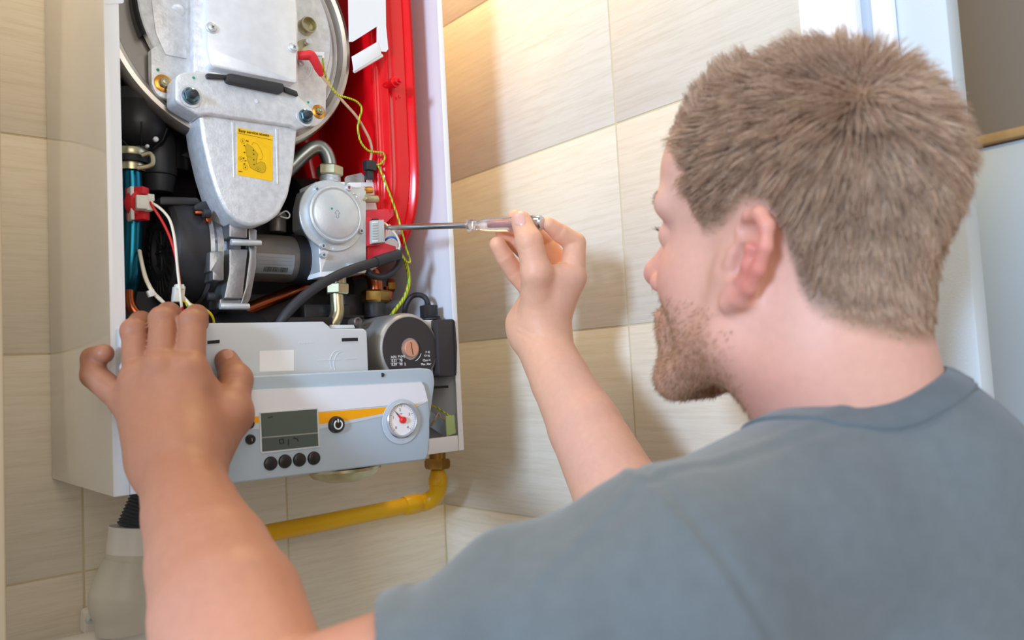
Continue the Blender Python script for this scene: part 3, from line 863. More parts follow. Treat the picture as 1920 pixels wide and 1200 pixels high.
b = MB(); c = PY(622, 391, yV - 0.0130); b.cyl(c, c + Vector((0, -0.0004, 0)), 0.0012, seg=12); sub('paint_dot', b, 'green_dot', gv)
for px, py, r_, m_ in ((592, 356, 0.0038, 'zinc'), (652, 353, 0.0038, 'zinc'), (675, 434, 0.0034, 'zinc'), (604, 462, 0.0034, 'zinc'), (605, 479, 0.0034, 'zinc'), (661, 500, 0.0034, 'zinc')):
    c = PY(px, py, yV - 0.002); b = MB(); b.lathe([(r_, -0.002), (r_, 0.003), (r_ * 0.8, 0.0042), (r_ * 0.5, 0.0042), (r_ * 0.42, 0.002), (0, 0.002)], c, (0, -1, 0), 20); sub('socket_screw', b, m_, gv)
    b = MB(); b.hexnut(c + Vector((0, -0.0021, 0)), c + Vector((0, -0.0026, 0)), r_ * 0.42, bevel=0.0001); sub('screw_socket', b, 'red_boot' if (px, py) == (652, 353) else 'ink_grey', gv)
for px, py in ((620, 349), (625, 467)):
    c = PY(px, py, yV); b = MB(); b.lathe([(0.0034, 0), (0.0032, 0.002), (0.0022, 0.003), (0, 0.0032)], c, (0, -1, 0), 20); sub('rivet', b, 'zinc', gv)
b = MB(); b.lathe([(0.0042, 0), (0.0042, 0.004), (0.003, 0.005), (0.002, 0.004), (0, 0.004)], PY(661, 370, yV - 0.002), (0, -1, 0), 20); sub('test_point', b, 'zinc', gv)
# pipe fittings above and below
b = MB(); b.hexnut(PY(618, 331, 0.045), PY(618, 312, 0.045), 0.0158, 0.35); un = part('union_nut', b, 'zinc_yellow', boiler)
b = MB(); b.cyl(PY(619, 343, 0.045), PY(619, 330, 0.045), 0.0118, seg=28)
for k in range(5): b.lathe([(0.0118, -0.0004), (0.0124, 0.0), (0.0118, 0.0004)], PY(619, 341 - 2.4 * k, 0.045), (0, 0, 1), 28)
part('threaded_neck', b, 'zinc', boiler)
b = MB(); b.tube([PY(618, 314, 0.045), PY(617, 302, 0.045), PY(611, 286, 0.045), PY(600, 276, 0.046), PY(586, 278, 0.048), PY(570, 290, 0.052), PY(545, 314, 0.060), PY(500, 356, 0.072)], 0.0086, 20, smooth=6); part('gas_elbow_pipe', b, 'zinc_pipe', boiler, 'bent silver gas pipe', angle=1.2)
b = MB(); b.cyl(PY(634, 519, 0.045), PY(634, 532, 0.045), 0.0095, seg=24); b.hexnut(PY(633, 552, 0.045), PY(633, 532, 0.045), 0.0138, 0.1); part('union_nut', b, 'zinc_yellow', boiler)
b = MB(); b.tube([PY(631, 548, 0.045), PY(632, 566, 0.045), PY(633, 584, 0.045), PY(628, 600, 0.046), PY(615, 618, 0.05)], 0.0078, 18, smooth=6); part('gas_supply_pipe', b, 'zinc_yellow', boiler, angle=1.2)
# bracket, adjusters, red coil
b = MB(); b.prism(rounded(outline([(646, 334), (650, 330), (678, 324), (683, 330), (684, 345), (648, 352)], 0.050), 0.0015), YN * 0.001); part('valve_tab', b, 'zinc', boiler)
b = MB(); b.prism(rounded(outline([(676, 342), (688, 342), (688, 337), (698, 337), (698, 341), (706, 341), (742, 391), (746, 394), (746, 478), (690, 512), (676, 500)], 0.040), 0.001), YN * 0.0015); brk = part('valve_bracket', b, 'bracket_white', boiler, 'white angled valve bracket')
b = MB(); b.cyl(PY(746, 432, 0.038), PY(750, 436, 0.030), 0.0028, seg=12, bevel=0.0006); sub('rivet', b, 'zinc', brk)
b = MB(); b.cyl(PY(678, 357, 0.026), PY(698, 356, 0.026), 0.0042, seg=20, bevel=0.0016); part('adjuster', b, 'gold_zinc', boiler)
b = MB(); b.cyl(PY(682, 373, 0.024), PY(708, 373, 0.024), 0.0048, seg=20, bevel=0.0018); b.cyl(PY(679, 375, 0.024), PY(684, 375, 0.024), 0.0026, seg=12); part('adjuster', b, 'zinc_yellow', boiler)
b = MB(); b.prism(rounded(outline([(687, 393), (738, 392), (738, 404), (730, 412), (724, 418), (722, 456), (742, 462), (743, 472), (740, 474), (690, 506)], 0.030), 0.0006), YN * 0.012, 0.0006); coil = part('coil_block', b, 'red_plastic', boiler, 'red plastic coil block with a grey plug')
b = MB(); b.prism(rounded(outline([(686, 407), (698, 408), (700, 458), (714, 457), (714, 460), (688, 461)], 0.022), 0.0005), YN * 0.010, 0.0005); sub('coil_socket', b, 'red_plastic', coil)
b = MB(); b.prism(rounded(outline([(698, 413), (720, 412), (722, 454), (700, 456)], 0.014), 0.0006), YN * 0.014, 0.0005); plug = sub('coil_plug', b, 'connector_grey', coil)
for k in range(8):
    b = MB(); b.prism(outline([(699, 416 + 5 * k), (709, 415.6 + 5 * k), (709, 418 + 5 * k), (699, 418.4 + 5 * k)], 0.0132), YN * 0.001, 0.0003); sub('plug_ridge', b, 'paper_white' if k in (0, 7) else 'connector_grey', coil)
b = MB(); b.prism(outline([(698, 410), (710, 410), (710, 413), (698, 413)], 0.0205), YN * 0.003); sub('plug_gap', b, 'ink_black', coil)
# plug on the ignition lead
b = MB(); b.obox(PY(693, 311, 0.030), (0.0068, 0, 0), (0, 0.005, 0), (0, 0, 0.0058), 0.0007); b.obox(PY(692, 329, 0.032), (0.0042, 0, 0), (0, 0.004, 0), (0, 0, 0.0050), 0.0006); part('lead_plug', b, 'charcoal', boiler)

# --- wires
wire('ignition_lead', [(603, 142, 0.010), (622, 165, 0.012), (645, 192, 0.015), (668, 218, 0.018), (684, 244, 0.022), (694, 265, 0.025), (697, 284, 0.027), (694, 304, 0.029)], 0.0017, 'wire_beige', boiler, label='beige braided ignition lead')
wire('earth_wire', [(606, 110, 0.012), (606, 124, 0.011), (612, 145, 0.011), (622, 164, 0.011), (634, 178, 0.012), (650, 183, 0.012), (668, 190, 0.013), (678, 203, 0.015), (674, 222, 0.017), (671, 240, 0.018), (676, 265, 0.019), (690, 282, 0.020), (706, 285, 0.020), (718, 287, 0.021), (721, 297, 0.022), (714, 307, 0.024), (706, 309, 0.026)], 0.00125, 'wire_earth', boiler, label='green and yellow earth wire')
wire('earth_wire', [(708, 308, 0.027), (716, 326, 0.024), (730, 362, 0.022), (742, 395, 0.020), (752, 428, 0.018), (760, 460, 0.018), (769, 489, 0.018), (763, 491, 0.018), (750, 478, 0.019)], 0.00125, 'wire_earth', boiler, label='green and yellow earth wire')
wire('earth_cable', [(752, 478, 0.022), (760, 492, 0.024), (766, 512, 0.028), (766, 535, 0.03), (758, 558, 0.034), (745, 576, 0.04), (733, 592, 0.05)], 0.0024, 'wire_earth', boiler, label='thick green and yellow earth cable')
wire('signal_wire', [(720, 418, 0.020), (728, 424, 0.016), (742, 440, 0.012), (749, 456, 0.012), (748, 468, 0.014), (744, 476, 0.018)], 0.0013, 'wire_white', boiler)
wire('signal_wire', [(722, 451, 0.022), (728, 446, 0.018), (738, 445, 0.014), (747, 452, 0.014), (751, 464, 0.015), (747, 474, 0.018)], 0.0013, 'wire_blue', boiler, label='blue wire')
b = MB(); b.tube([PY(522, 610, 0.012), PY(540, 585, 0.008), PY(565, 560, 0.006), (PY(600, 534, 0.004)), PY(645, 511, 0.004), PY(685, 497, 0.006), PY(708, 490, 0.008)], [0.0056] * 7, 16, smooth=6); cab = part('valve_cable', b, 'wire_black', boiler, 'thick dark grey cable', angle=1.2)
b = MB(); b.tube([PY(704, 491, 0.0075), PY(722, 485, 0.010), PY(747, 477, 0.014)], 0.0064, 16, smooth=4); sub('cable_sleeve', b, 'wire_black', cab)
wire('cable_loop', [(688, 508, 0.03), (700, 517, 0.026), (718, 519, 0.022), (736, 511, 0.02), (747, 498, 0.02), (750, 487, 0.021)], 0.0042, 'wire_black', boiler, seg=14)
wire('sensor_wire', [(279, 375, 0.026), (288, 390, 0.020), (300, 408, 0.016), (312, 430, 0.014), (322, 455, 0.013), (330, 485, 0.012), (336, 520, 0.012), (338, 545, 0.012), (341, 575, 0.014), (346, 592, 0.02)], 0.0013, 'wire_red', boiler, label='red wire')
wire('sensor_wire', [(282, 380, 0.026), (294, 386, 0.019), (308, 398, 0.015), (319, 414, 0.013), (326, 440, 0.012), (330, 470, 0.011), (333, 505, 0.011), (337, 540, 0.011), (340, 570, 0.013), (344, 590, 0.02)], 0.0014, 'wire_white', boiler)
wire('sensor_wire', [(261, 470, 0.045), (265, 490, 0.030), (272, 520, 0.020), (284, 545, 0.015), (298, 560, 0.014), (312, 572, 0.014), (324, 588, 0.016)], 0.0017, 'wire_white', boiler)
wire('sensor_wire', [(263, 470, 0.046), (268, 496, 0.031), (276, 524, 0.021), (289, 548, 0.016), (304, 563, 0.015), (320, 582, 0.018)], 0.0012, 'wire_white', boiler)
wire('sensor_wire', [(334, 560, 0.018), (348, 566, 0.014), (366, 574, 0.014), (384, 580, 0.014), (396, 590, 0.016), (401, 604, 0.02), (398, 612, 0.024)], 0.0013, 'wire_yellow', boiler, label='yellow wire')
wire('sensor_wire', [(340, 552, 0.017), (350, 564, 0.014), (360, 576, 0.013), (368, 590, 0.015)], 0.0016, 'wire_white', boiler)
wire('sensor_wire', [(338, 554, 0.018), (348, 568, 0.015), (356, 578, 0.015), (366, 592, 0.017)], 0.0015, 'wire_earth', boiler)
b = MB(); b.obox(PY(334, 552, 0.018), (0.0052, 0.001, 0), (0, 0.005, 0), (0.001, 0, 0.0078), 0.0008); b.obox(PY(336, 538, 0.014), (0.004, 0, 0), (0, 0.003, 0), (0, 0, 0.0024), 0.0006); part('wire_connector', b, 'connector_white', boiler)
b = MB(); b.obox(PY(283, 550, 0.014), (0.003, 0, 0.001), (0, 0.003, 0), (-0.001, 0, 0.003), 0.0006); part('cable_tie', b, 'connector_white', boiler)
wire('pump_cable', [(758, 590, 0.055), (762, 570, 0.050), (772, 556, 0.045), (786, 553, 0.040), (798, 559, 0.036), (803, 572, 0.032)], 0.0034, 'wire_black', boiler, seg=14)

# --- copper pipes and brass nuts low down
b = MB(); b.tube([PY(440, 592, 0.10), PY(480, 574, 0.10), PY(540, 550, 0.10), PY(600, 524, 0.10), PY(660, 508, 0.10)], 0.0075, 18, smooth=5); part('return_pipe', b, 'copper', boiler, 'dull copper pipe running across the back')
b = MB(); b.tube([PY(655, 510, 0.075), PY(680, 506, 0.072), PY(696, 512, 0.068), PY(703, 528, 0.066), PY(704, 548, 0.066)], 0.0098, 20, smooth=6); part('heating_pipe', b, 'copper', boiler, 'bent copper pipe above a brass nut')
b = MB(); b.hexnut(PY(704, 568, 0.066), PY(704, 545, 0.066), 0.0178, 0.35, 0.002); part('brass_nut', b, 'brass', boiler)
b = MB(); b.cyl(PY(703, 567, 0.066), PY(703, 596, 0.066), 0.0135, seg=28, bevel=0.001); part('pump_inlet', b, 'charcoal', boiler)
b = MB(); b.hexnut(PY(726, 535, 0.072), PY(740, 535, 0.068), 0.0085, 0.2); part('brass_nut', b, 'brass', boiler)
b = MB(); b.tube([PY(726, 537, 0.075), PY(728, 550, 0.075), PY(726, 562, 0.075)], 0.006, 14, smooth=4); part('bypass_pipe', b, 'copper', boiler)
b = MB(); b.tube([PY(243, 548, 0.050), PY(243, 566, 0.045), PY(250, 582, 0.042), PY(262, 592, 0.042), PY(280, 600, 0.05)], 0.0052, 16, smooth=5); part('left_pipe', b, 'copper', boiler)
b = MB(); b.lathe([(0.030, 0.0), (0.030, 0.004), (0.027, 0.008), (0.0, 0.010)], PY(452, 612, 0.060), (0, -0.5, 0.85), 40); part('grey_disc', b, 'charcoal', boiler)
b = MB(); b.obox(PY(600, 592, 0.08), (0.03, 0, 0), (0, 0.02, 0), (0, 0, 0.012), 0.002); b.obox(PY(655, 578, 0.09), (0.016, 0, 0), (0, 0.015, 0), (0, 0, 0.016), 0.002); b.obox(PY(570, 606, 0.05), (0.03, 0, 0), (0, 0.012, 0), (0, 0, 0.006), 0.001); b.obox(PY(655, 594, 0.06), (0.018, 0, 0), (0, 0.004, 0), (0, 0, 0.0015), 0.0005)
part('hydraulic_block', b, 'black_plastic', boiler)
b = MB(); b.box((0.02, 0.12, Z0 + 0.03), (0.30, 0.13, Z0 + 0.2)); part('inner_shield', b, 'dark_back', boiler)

# --- circulation pump
yM = -0.003
MC = PY(769, 654, yM); MR = px2m(60, yM, 769, 654)
b = MB(); b.lathe([(0, 0.0), (MR * 1.02, 0.0), (MR * 1.08, 0.0015), (MR * 1.13, 0.005), (MR * 1.15, 0.010), (MR * 1.15, 0.075), (MR * 1.22, 0.080), (MR * 1.22, 0.095), (0, 0.095)], MC, YN, 72)
pump = part('circulation_pump', b, 'pump_grey', boiler, 'round grey circulation pump with a black face plate')
b = MB(); b.lathe([(MR * 1.0, 0.0), (MR * 0.99, 0.0012), (0.013, 0.0012), (0.0125, -0.002), (0, -0.002)], MC, (0, -1, 0), 72); sub('face_plate', b, 'pump_black', pump)
b = MB(); b.lathe([(0.0, -0.001), (0.0092, -0.001), (0.0098, 0.001), (0.0096, 0.0034), (0.0090, 0.0038), (0, 0.0038)], MC, (0, -1, 0), 40); sub('vent_plug', b, 'pump_copper', pump)
b = MB(); b.obox(MC + Vector((0, -0.0039, 0)), Vector((0.0012, 0, -0.0075)), Vector((0.0004, 0, 0.0001)), YN * 0.0002); sub('plug_slot', b, 'ink_black', pump)
b = MB(); b.tube([MC + Vector((math.cos(a) * 0.0155, -0.0014, math.sin(a) * 0.0155)) for a in np.linspace(-1.2, 0.2 - 0.6, 12)], 0.00035, 6); sub('turn_mark', b, 'paper_white', pump)
for s_, px, py, sz, al in (('P 42', 806, 662, 0.0036, 'RIGHT'), ('TF 95', 806, 669, 0.0036, 'RIGHT'), ('Class H', 807, 677, 0.0036, 'RIGHT'), ('Max. 3bar', 808, 684, 0.0036, 'RIGHT'),
                           ('In(A)  P1(W)', 733, 671, 0.0036, 'LEFT'), ('0.31   70', 734, 679, 0.0042, 'LEFT'), ('0.39   90  2', 734, 686, 0.0042, 'LEFT')):
    o = text_mesh('lettering', s_, PY(px, py, yM - 0.0015), UX, UZ, sz, 'paper_white', None, align=al); o.parent = pump
for py in (673.5, 681):
    b = MB(); a_, c_ = PY(732, py, yM - 0.0016), PY(755, py - 0.6, yM - 0.0016); b.obox((a_ + c_) / 2, (c_ - a_) / 2, YN * 0.0001, UZ * 0.00015); sub('table_rule', b, 'paper_white', pump)
b = MB(); b.prism(rounded(outline([(793, 600), (817, 600), (823, 606), (825, 705), (800, 706), (806, 640)], 0.004), 0.0015), YN * 0.05, 0.001); sub('box_flange', b, 'bright_alu', pump)
b = MB(); b.prism(rounded(outline([(819, 599), (850, 598), (854, 602), (858, 650), (857, 702), (852, 706), (823, 706)], -0.008), 0.002), YN * 0.055, 0.0015); tb = sub('terminal_box', b, 'pump_black', pump)
b = MB(); b.prism(outline([(849.5, 600), (850.8, 600), (855.5, 704), (854.2, 704)], -0.0085), YN * 0.002); sub('box_seam', b, 'ink_black', pump)
b = MB(); b.lathe([(0.0145, 0), (0.0145, 0.0015), (0.0125, 0.0025), (0.0135, 0.0035), (0.0105, 0.005), (0, 0.005)], PY(806, 600, 0.028), (0, 0, 1), 36); sub('cable_gland', b, 'charcoal', pump)
b = MB(); b.obox(PY(804, 584, 0.028), (0.0085, 0, 0), (0, 0.008, 0), (0, 0, 0.0078), 0.0012)
for k in range(4): b.obox(PY(795.5 + k * 1.2, 584, 0.0195), (0.0003, 0, 0), (0, 0.001, 0), (0, 0, 0.0072))
sub('gland_cap', b, 'charcoal', pump)
b = MB(); b.lathe([(0.0055, -0.01), (0.0055, 0.004), (0.0040, 0.005), (0.0030, 0.002), (0, 0.002)], PY(668, 604, 0.03), (0, -1, 0), 20); sub('motor_bolt', b, 'venturi', pump)
b = MB(); b.box((MC.x - 0.02, 0.01, MC.z - MR * 1.3), (BW - 0.012, 0.05, MC.z - MR * 1.22)); sub('foot_strip', b, 'rubber', pump)

# --- control box: pale grey cover and tilted-out control panel
yC = -0.016
b = MB()
b.prism(rounded(outline([(226, 612), (380, 606), (607, 603), (610, 606), (618, 612), (620, 616), (682, 616), (688, 621), (691, 700), (691, 720), (226, 735)], yC), [0.003, 0, 0.001, 0, 0, 0, 0.004, 0.004, 0, 0, 0]), YN * 0.018, 0.0012)
cbox = part('control_box', b, 'box_grey', boiler, 'pale grey plastic cover of the control box')
b = MB(); b.prism(outline([(621, 609), (664, 609), (666, 615), (622, 616)], yC + 0.006), YN * 0.004, 0.0008); sub('cover_rail', b, 'box_grey', cbox)
for pix in ([(389, 639), (412, 637), (412, 645), (389, 647)], [(641, 634), (671, 633), (671, 641), (641, 642)]):
    b = MB(); o = outline(pix, yC - 0.0003); b.prism(o, YN * 0.001); sub('slot', b, 'ink_black', cbox)
    b = MB(); lo = outline([(pix[3][0], pix[3][1] - 1.5), (pix[2][0], pix[2][1] - 1.5), pix[2], pix[3]], yC - 0.0006); b.prism(lo, YN * 0.001); sub('slot_lip', b, 'box_grey', cbox)
b = MB(); b.prism(rounded(outline([(487, 658), (551, 656), (551, 695), (487, 697)], yC - 0.0003), 0.001), YN * 0.0006); sub('blank_label', b, 'paper_white', cbox)
b = MB()
for pts in (([(596, 676), (616, 675)], [(648, 673), (668, 672)], [(622, 692), (619, 680), (621, 668), (628, 659), (638, 657)], [(628, 694), (626, 682), (628, 671), (634, 662), (641, 659)], [(614, 676), (640, 674)])):
    b.tube([PY(px, py, yC - 0.0001) for px, py in pts], 0.0005, 6, smooth=4)
sub('embossed_mark', b, 'box_grey', cbox)
b = MB()
for k in range(6): b.obox(PY(562 + 5 * k, 643 - 0.2 * k, yC - 0.0001), (0.0010, 0, 0), YN * 0.0003, (0, 0, 0.0009))
sub('embossed_mark', b, 'box_grey', cbox)

# panel: its face leans back a little at the foot
yQ = -0.046
b = MB()
b.prism(rounded(outline([(300, 716), (470, 705), (788, 690), (812, 692), (816, 716), (806, 790), (806, 840), (800, 862), (417, 909), (300, 923)], yQ + 0.004), [0, 0, 0, 0.010, 0.004, 0, 0, 0.003, 0, 0]), YN * 0.022, 0.002, 3)
panel = part('control_panel', b, 'panel_bezel', boiler, 'blue-grey control panel with display, buttons and gauge')
FP = [(302, 741), (470, 731), (792, 715), (797, 722), (803, 746), (806, 775), (806, 815), (803, 848), (799, 861), (417, 908), (302, 921)]
b = MB(); b.prism(rounded(outline(FP, yQ), [0, 0, 0.002, 0, 0, 0, 0, 0.002, 0.003, 0, 0]), YN * 0.008, 0.0015, 3); sub('fascia', b, 'panel_grey', panel)
def overlay(name, pix, m, dy):
    b = MB(); b.prism(outline(pix, yQ - dy), YN * 0.0006); return sub(name, b, m, panel)
def arc(p0, p1, p2, n=14):
    return [((1 - t) ** 2 * p0[0] + 2 * t * (1 - t) * p1[0] + t * t * p2[0], (1 - t) ** 2 * p0[1] + 2 * t * (1 - t) * p1[1] + t * t * p2[1]) for t in [i / n for i in range(n + 1)]]
overlay('white_band', [(303, 743), (470, 733), (790, 717), (795, 724), (799, 738), (802, 751)] + arc((802, 752), (785, 757), (762, 757), 6) + [(597, 772), (470, 782), (303, 790)], 'panel_white', 0.0003)
overlay('pale_swoosh', [(303, 790), (470, 781), (597, 772)] + arc((597, 772), (720, 764), (800, 753), 8) + arc((800, 754), (770, 770), (700, 784), 8) + arc((700, 784), (650, 796), (600, 804), 6) + [(470, 805), (303, 814)], 'panel_swoosh', 0.0005)
overlay('yellow_swoosh', [(303, 791), (470, 782), (597, 773)] + arc((597, 773), (715, 765), (793, 757), 8) + arc((793, 757), (740, 772), (640, 790), 8) + arc((640, 790), (620, 793), (597, 795), 4) + [(487, 793), (303, 804)], 'panel_yellow', 0.0007)
b = MB(); b.prism(rounded(outline([(486, 773), (593, 764), (597, 768), (600, 839), (491, 851), (488, 847)], yQ - 0.0012), 0.001), YN * 0.002, 0.0004); sub('display_frame', b, 'panel_swoosh', panel)
b = MB(); b.prism(outline([(489, 775), (594, 767), (596, 811), (491, 820)], yQ - 0.0015), YN * 0.001); sub('display', b, 'lcd', panel)
b = MB(); b.prism(outline([(491, 821.5), (596, 812.5), (597, 836), (492, 847)], yQ - 0.0015), YN * 0.001); sub('display', b, 'lcd_low', panel)
b = MB(); b.prism(outline([(491, 819.5), (596, 810.5), (596, 813), (491, 822)], yQ - 0.0017), YN * 0.001); sub('display_rule', b, 'lcd_line', panel)
b = MB()
b.tube([PY(px, py, yQ - 0.0016) for px, py in ((524, 824), (531, 823), (532, 831), (525, 832), (524, 824))], 0.0006, 6)
b.tube([PY(541, 823, yQ - 0.0016), PY(541, 835, yQ - 0.0016)], 0.0006, 6)
b.tube([PY(px, py, yQ - 0.0016) for px, py in ((550, 823), (552, 820), (554, 822), (558, 823), (559, 828))], 0.0005, 6)
b.tube([PY(503, 783, yQ - 0.0016), PY(511, 781, yQ - 0.0016)], 0.0005, 6)
sub('display_icons', b, 'lcd_ink', panel)
def button(px, py, r, m='button_black', h=0.003):
    c = PY(px, py, yQ); b = MB(); b.lathe([(r * 1.06, 0), (r * 1.04, h * 0.3), (r, h * 0.4), (r * 0.96, h * 0.85), (r * 0.8, h), (0, h)], c, (0, -1, 0), 32); return sub('button', b, m, panel), c
for px, py in ((507, 869), (534, 865), (561, 862), (588, 859)): button(px, py, 0.0064)
for px, py, s_ in ((467, 795, 'R'), (469, 824, 'i')):
    o, c = button(px, py, 0.0046); t = text_mesh('lettering', s_, c + Vector((0.0005, -0.0031, -0.0014)), UX, UZ, 0.0044, 'connector_grey', None, align='CENTER'); t.parent = panel
o, c = button(629, 796, 0.0082, h=0.006)
b = MB(); b.tube([c + Vector((math.sin(a) * 0.0044, -0.0061, math.cos(a) * 0.0044)) for a in np.linspace(0.5, 2 * math.pi - 0.5, 30)], 0.0008, 8); b.tube([c + Vector((0, -0.0061, 0.0022)), c + Vector((0, -0.0061, 0.0058))], 0.0008, 8); sub('power_symbol', b, 'connector_white', panel)
b = MB(); b.cyl(PY(717, 703, yQ + 0.0038), PY(717, 703, yQ + 0.0034), 0.0023, seg=18); sub('screw_hole', b, 'ink_black', panel)
GC = PY(751, 787, yQ - 0.001); GR = px2m(32, yQ, 751, 787)
b = MB(); b.lathe([(GR * 1.32, 0.0), (GR * 1.30, 0.0006), (GR * 1.0, 0.0008)], GC + Vector((0.001, 0, -0.002)), (0, -1, 0), 48); sub('gauge_surround', b, 'pale_ring', panel)
b = MB(); b.lathe([(GR * 1.02, 0.0), (GR * 1.02, 0.004), (GR * 0.97, 0.005), (GR * 0.91, 0.0045), (GR * 0.89, 0.002)], GC, (0, -1, 0), 56); sub('gauge_ring', b, 'gauge_ring', panel)
b = MB(); b.lathe([(GR * 0.92, 0.0), (GR * 0.92, 0.0022), (0, 0.0022)], GC, (0, -1, 0), 48); sub('gauge_face', b, 'gauge_face', panel)
gz = Vector((0, -0.0024, 0))
for s_, a_ in (('0', 225), ('1', 163), ('2', 100), ('3', 28), ('4', -50)):
    a_ = math.radians(a_); t = text_mesh('lettering', s_, GC + gz + Vector((math.cos(a_) * GR * 0.60, 0, math.sin(a_) * GR * 0.60 - 0.0014)), UX, UZ, 0.0042, 'ink_grey', None, align='CENTER'); t.parent = panel
b = MB()
for k in range(33):
    a_ = math.radians(225 - k * 270 / 32); u = Vector((math.cos(a_), 0, math.sin(a_))); L_ = 0.07 if k % 8 == 0 else 0.04
    b.obox(GC + gz + u * GR * (0.84 - L_ / 2), u * GR * L_, YN * 0.0001, u.cross(YN) * (0.00025 if k % 8 == 0 else 0.0001))
sub('gauge_ticks', b, 'ink_grey', panel)
b = MB(); b.lathe([(0.0038, 0.0), (0.0036, 0.003), (0.0026, 0.004), (0, 0.004)], GC + gz + Vector((0.0006, 0, -0.0002)), (0, -1, 0), 24); u = Vector((-0.66, 0, 0.75)).normalized(); w_ = u.cross(YN)
b.prism([GC + gz + Vector((0, -0.0012, 0)) + w_ * 0.0014, GC + gz + Vector((0, -0.0012, 0)) - w_ * 0.0014, GC + gz + u * GR * 0.42 - w_ * 0.0008 + Vector((0, -0.0012, 0)), GC + gz + u * GR * 0.42 + w_ * 0.0008 + Vector((0, -0.0012, 0))], YN * 0.0004)
sub('gauge_needle', b, 'gauge_red', panel)
b = MB(); b.prism([GC + gz + u * GR * 0.42 - w_ * 0.0006 + Vector((0, -0.0012, 0)), GC + gz + u * GR * 0.42 + w_ * 0.0006 + Vector((0, -0.0012, 0)), GC + gz + u * GR * 0.80 + Vector((0, -0.0012, 0))], YN * 0.0004); sub('needle_tip', b, 'ink_black', panel)
t = text_mesh('lettering', 'bar', GC + gz + Vector((-0.002, 0, 0.006)), UX, UZ, 0.0022, 'ink_grey', None); t.parent = panel
# back of the control box, hinged down into the casing
b = MB(); b.box((PY(310, 800, yQ).x, yQ + 0.024, Z0 + 0.006), (PY(795, 800, yQ).x, -0.002, PY(600, 718, yQ).z), 0.003); sub('panel_back', b, 'box_grey', panel)
# things in the open lower right corner
wire('tag_wire', [(806, 758, 0.030), (822, 766, 0.016), (838, 776, 0.006), (846, 782, 0.002)], 0.0012, 'wire_earth', boiler)
b = MB(); b.prism(rounded(outline([(836, 780), (852, 778), (855, 812), (838, 818)], 0.002), 0.001), YN * 0.0015, 0.0004); part('paper_tag', b, 'green_tag', boiler, 'small pale green tag')
b = MB(); b.prism(outline([(806, 770), (840, 792), (845, 826), (806, 800)], 0.04), YN * 0.002); part('plastic_bag', b, 'panel_grey', boiler)
wire('spare_lead', [(808, 798, 0.03), (816, 786, 0.02), (822, 774, 0.02), (828, 784, 0.02), (836, 790, 0.02)], 0.0012, 'wire_beige', boiler)
# shallow dish under the casing
cD = PZ(645, 880, Z0 - 0.004)
b = MB(); b.lathe([(0.040, 0.003), (0.040, 0.0), (0.034, -0.007), (0.020, -0.012), (0, -0.014)], cD, (0, 0, 1), 48); part('drip_dish', b, 'zinc_yellow', boiler)

# ------------------------------------------------------------------ gas pipe and drain
mat('pipe_yellow', (218, 164, 0), 0.34, bump=0.2, bscale=160)
yG = 0.205
gp = root('gas_pipe', PY(820, 900, yG), 'yellow painted gas pipe with a brass nut under the boiler', 'gas pipe')
g0 = PY(820, 858, 0.16)
yG = 0.16
b = MB(); b.tube([PY(820, 880, yG), PY(821, 893, yG), PY(822, 905, yG), PY(820, 922, yG + 0.006), PY(810, 935, yG + 0.014), PY(795, 942, yG + 0.02), PY(778, 945, yG + 0.02), PY(700, 961, yG + 0.022), PY(600, 981, yG + 0.022), PY(480, 1004, yG + 0.022), PY(330, 1033, yG + 0.024)],
              [0.0088, 0.0125, 0.0130, 0.0125, 0.0128, 0.0128, 0.0118] + [0.0112] * 4, 24, smooth=6); part('pipe', b, 'pipe_yellow', gp, angle=1.2)
b = MB()
for p0, p1 in (((821, 895, yG), (821.5, 909, yG)), ((785, 943.5, yG + 0.02), (757, 949, yG + 0.021))):
    b.cyl(PY(*p0), PY(*p1), 0.0136, seg=28, bevel=0.0015)
part('pipe_collar', b, 'pipe_yellow', gp)
b = MB(); b.hexnut(PY(820, 879, yG), PY(820, 860, yG), 0.0185, 0.3, 0.003); b.cyl(PY(820, 862, yG), PY(820, 846, yG), 0.012, seg=24); part('nut', b, 'brass', gp, 'brass union nut')

mat('trap_plastic', (226, 221, 208), 0.4, trans=0.3)
mat('hose_dark', (70, 74, 80), 0.5)
mat('white_plastic', (226, 222, 216), 0.35)
dt = root('drain_trap', PY(228, 1150, 0.12), 'translucent drain trap fed by a dark ribbed hose, lower left', 'drain trap')
yD = 0.14
b = MB(); ax0, ax1 = PY(292, 912, yD), PY(256, 993, yD)
n = 13; prof = []; L = (ax1 - ax0).length
for i in range(n * 2 + 1): prof.append((0.0200 + (0.0016 if i % 2 else -0.0004), L * i / (2 * n)))
b.lathe([(0, 0)] + prof + [(0, L)], ax0, ax1 - ax0, 32); part('ribbed_hose', b, 'hose_dark', dt)
yW = 0.165; TKZ = PY(180, 1183, yW).z
tb_ = PY(236, 1150, yD); tb_.z = TKZ + 0.001
b = MB(); b.tube([PY(256, 988, yD), PY(250, 1040, yD), PY(247, 1056, yD), PY(242, 1085, yD), PY(238, 1112, yD), PY(236, 1132, yD), tb_ + UZ * 0.012, tb_],
                 [0.0255, 0.0270, 0.0290, 0.0335, 0.0370, 0.0355, 0.030, 0.029], 32, smooth=5); part('trap_body', b, 'trap_plastic', dt, angle=1.0)
b = MB(); b.tube([PY(257, 986, yD), PY(251, 1036, yD)], 0.0274, 32); part('trap_collar', b, 'white_plastic', dt)
b = MB(); b.prism(rounded(outline([(160, 1150), (168, 1145), (188, 1144), (193, 1150), (192, 1185), (158, 1192)], 0.225), 0.004), YN * 0.02, 0.001); br = part('wall_bracket', b, 'white_plastic', dt)
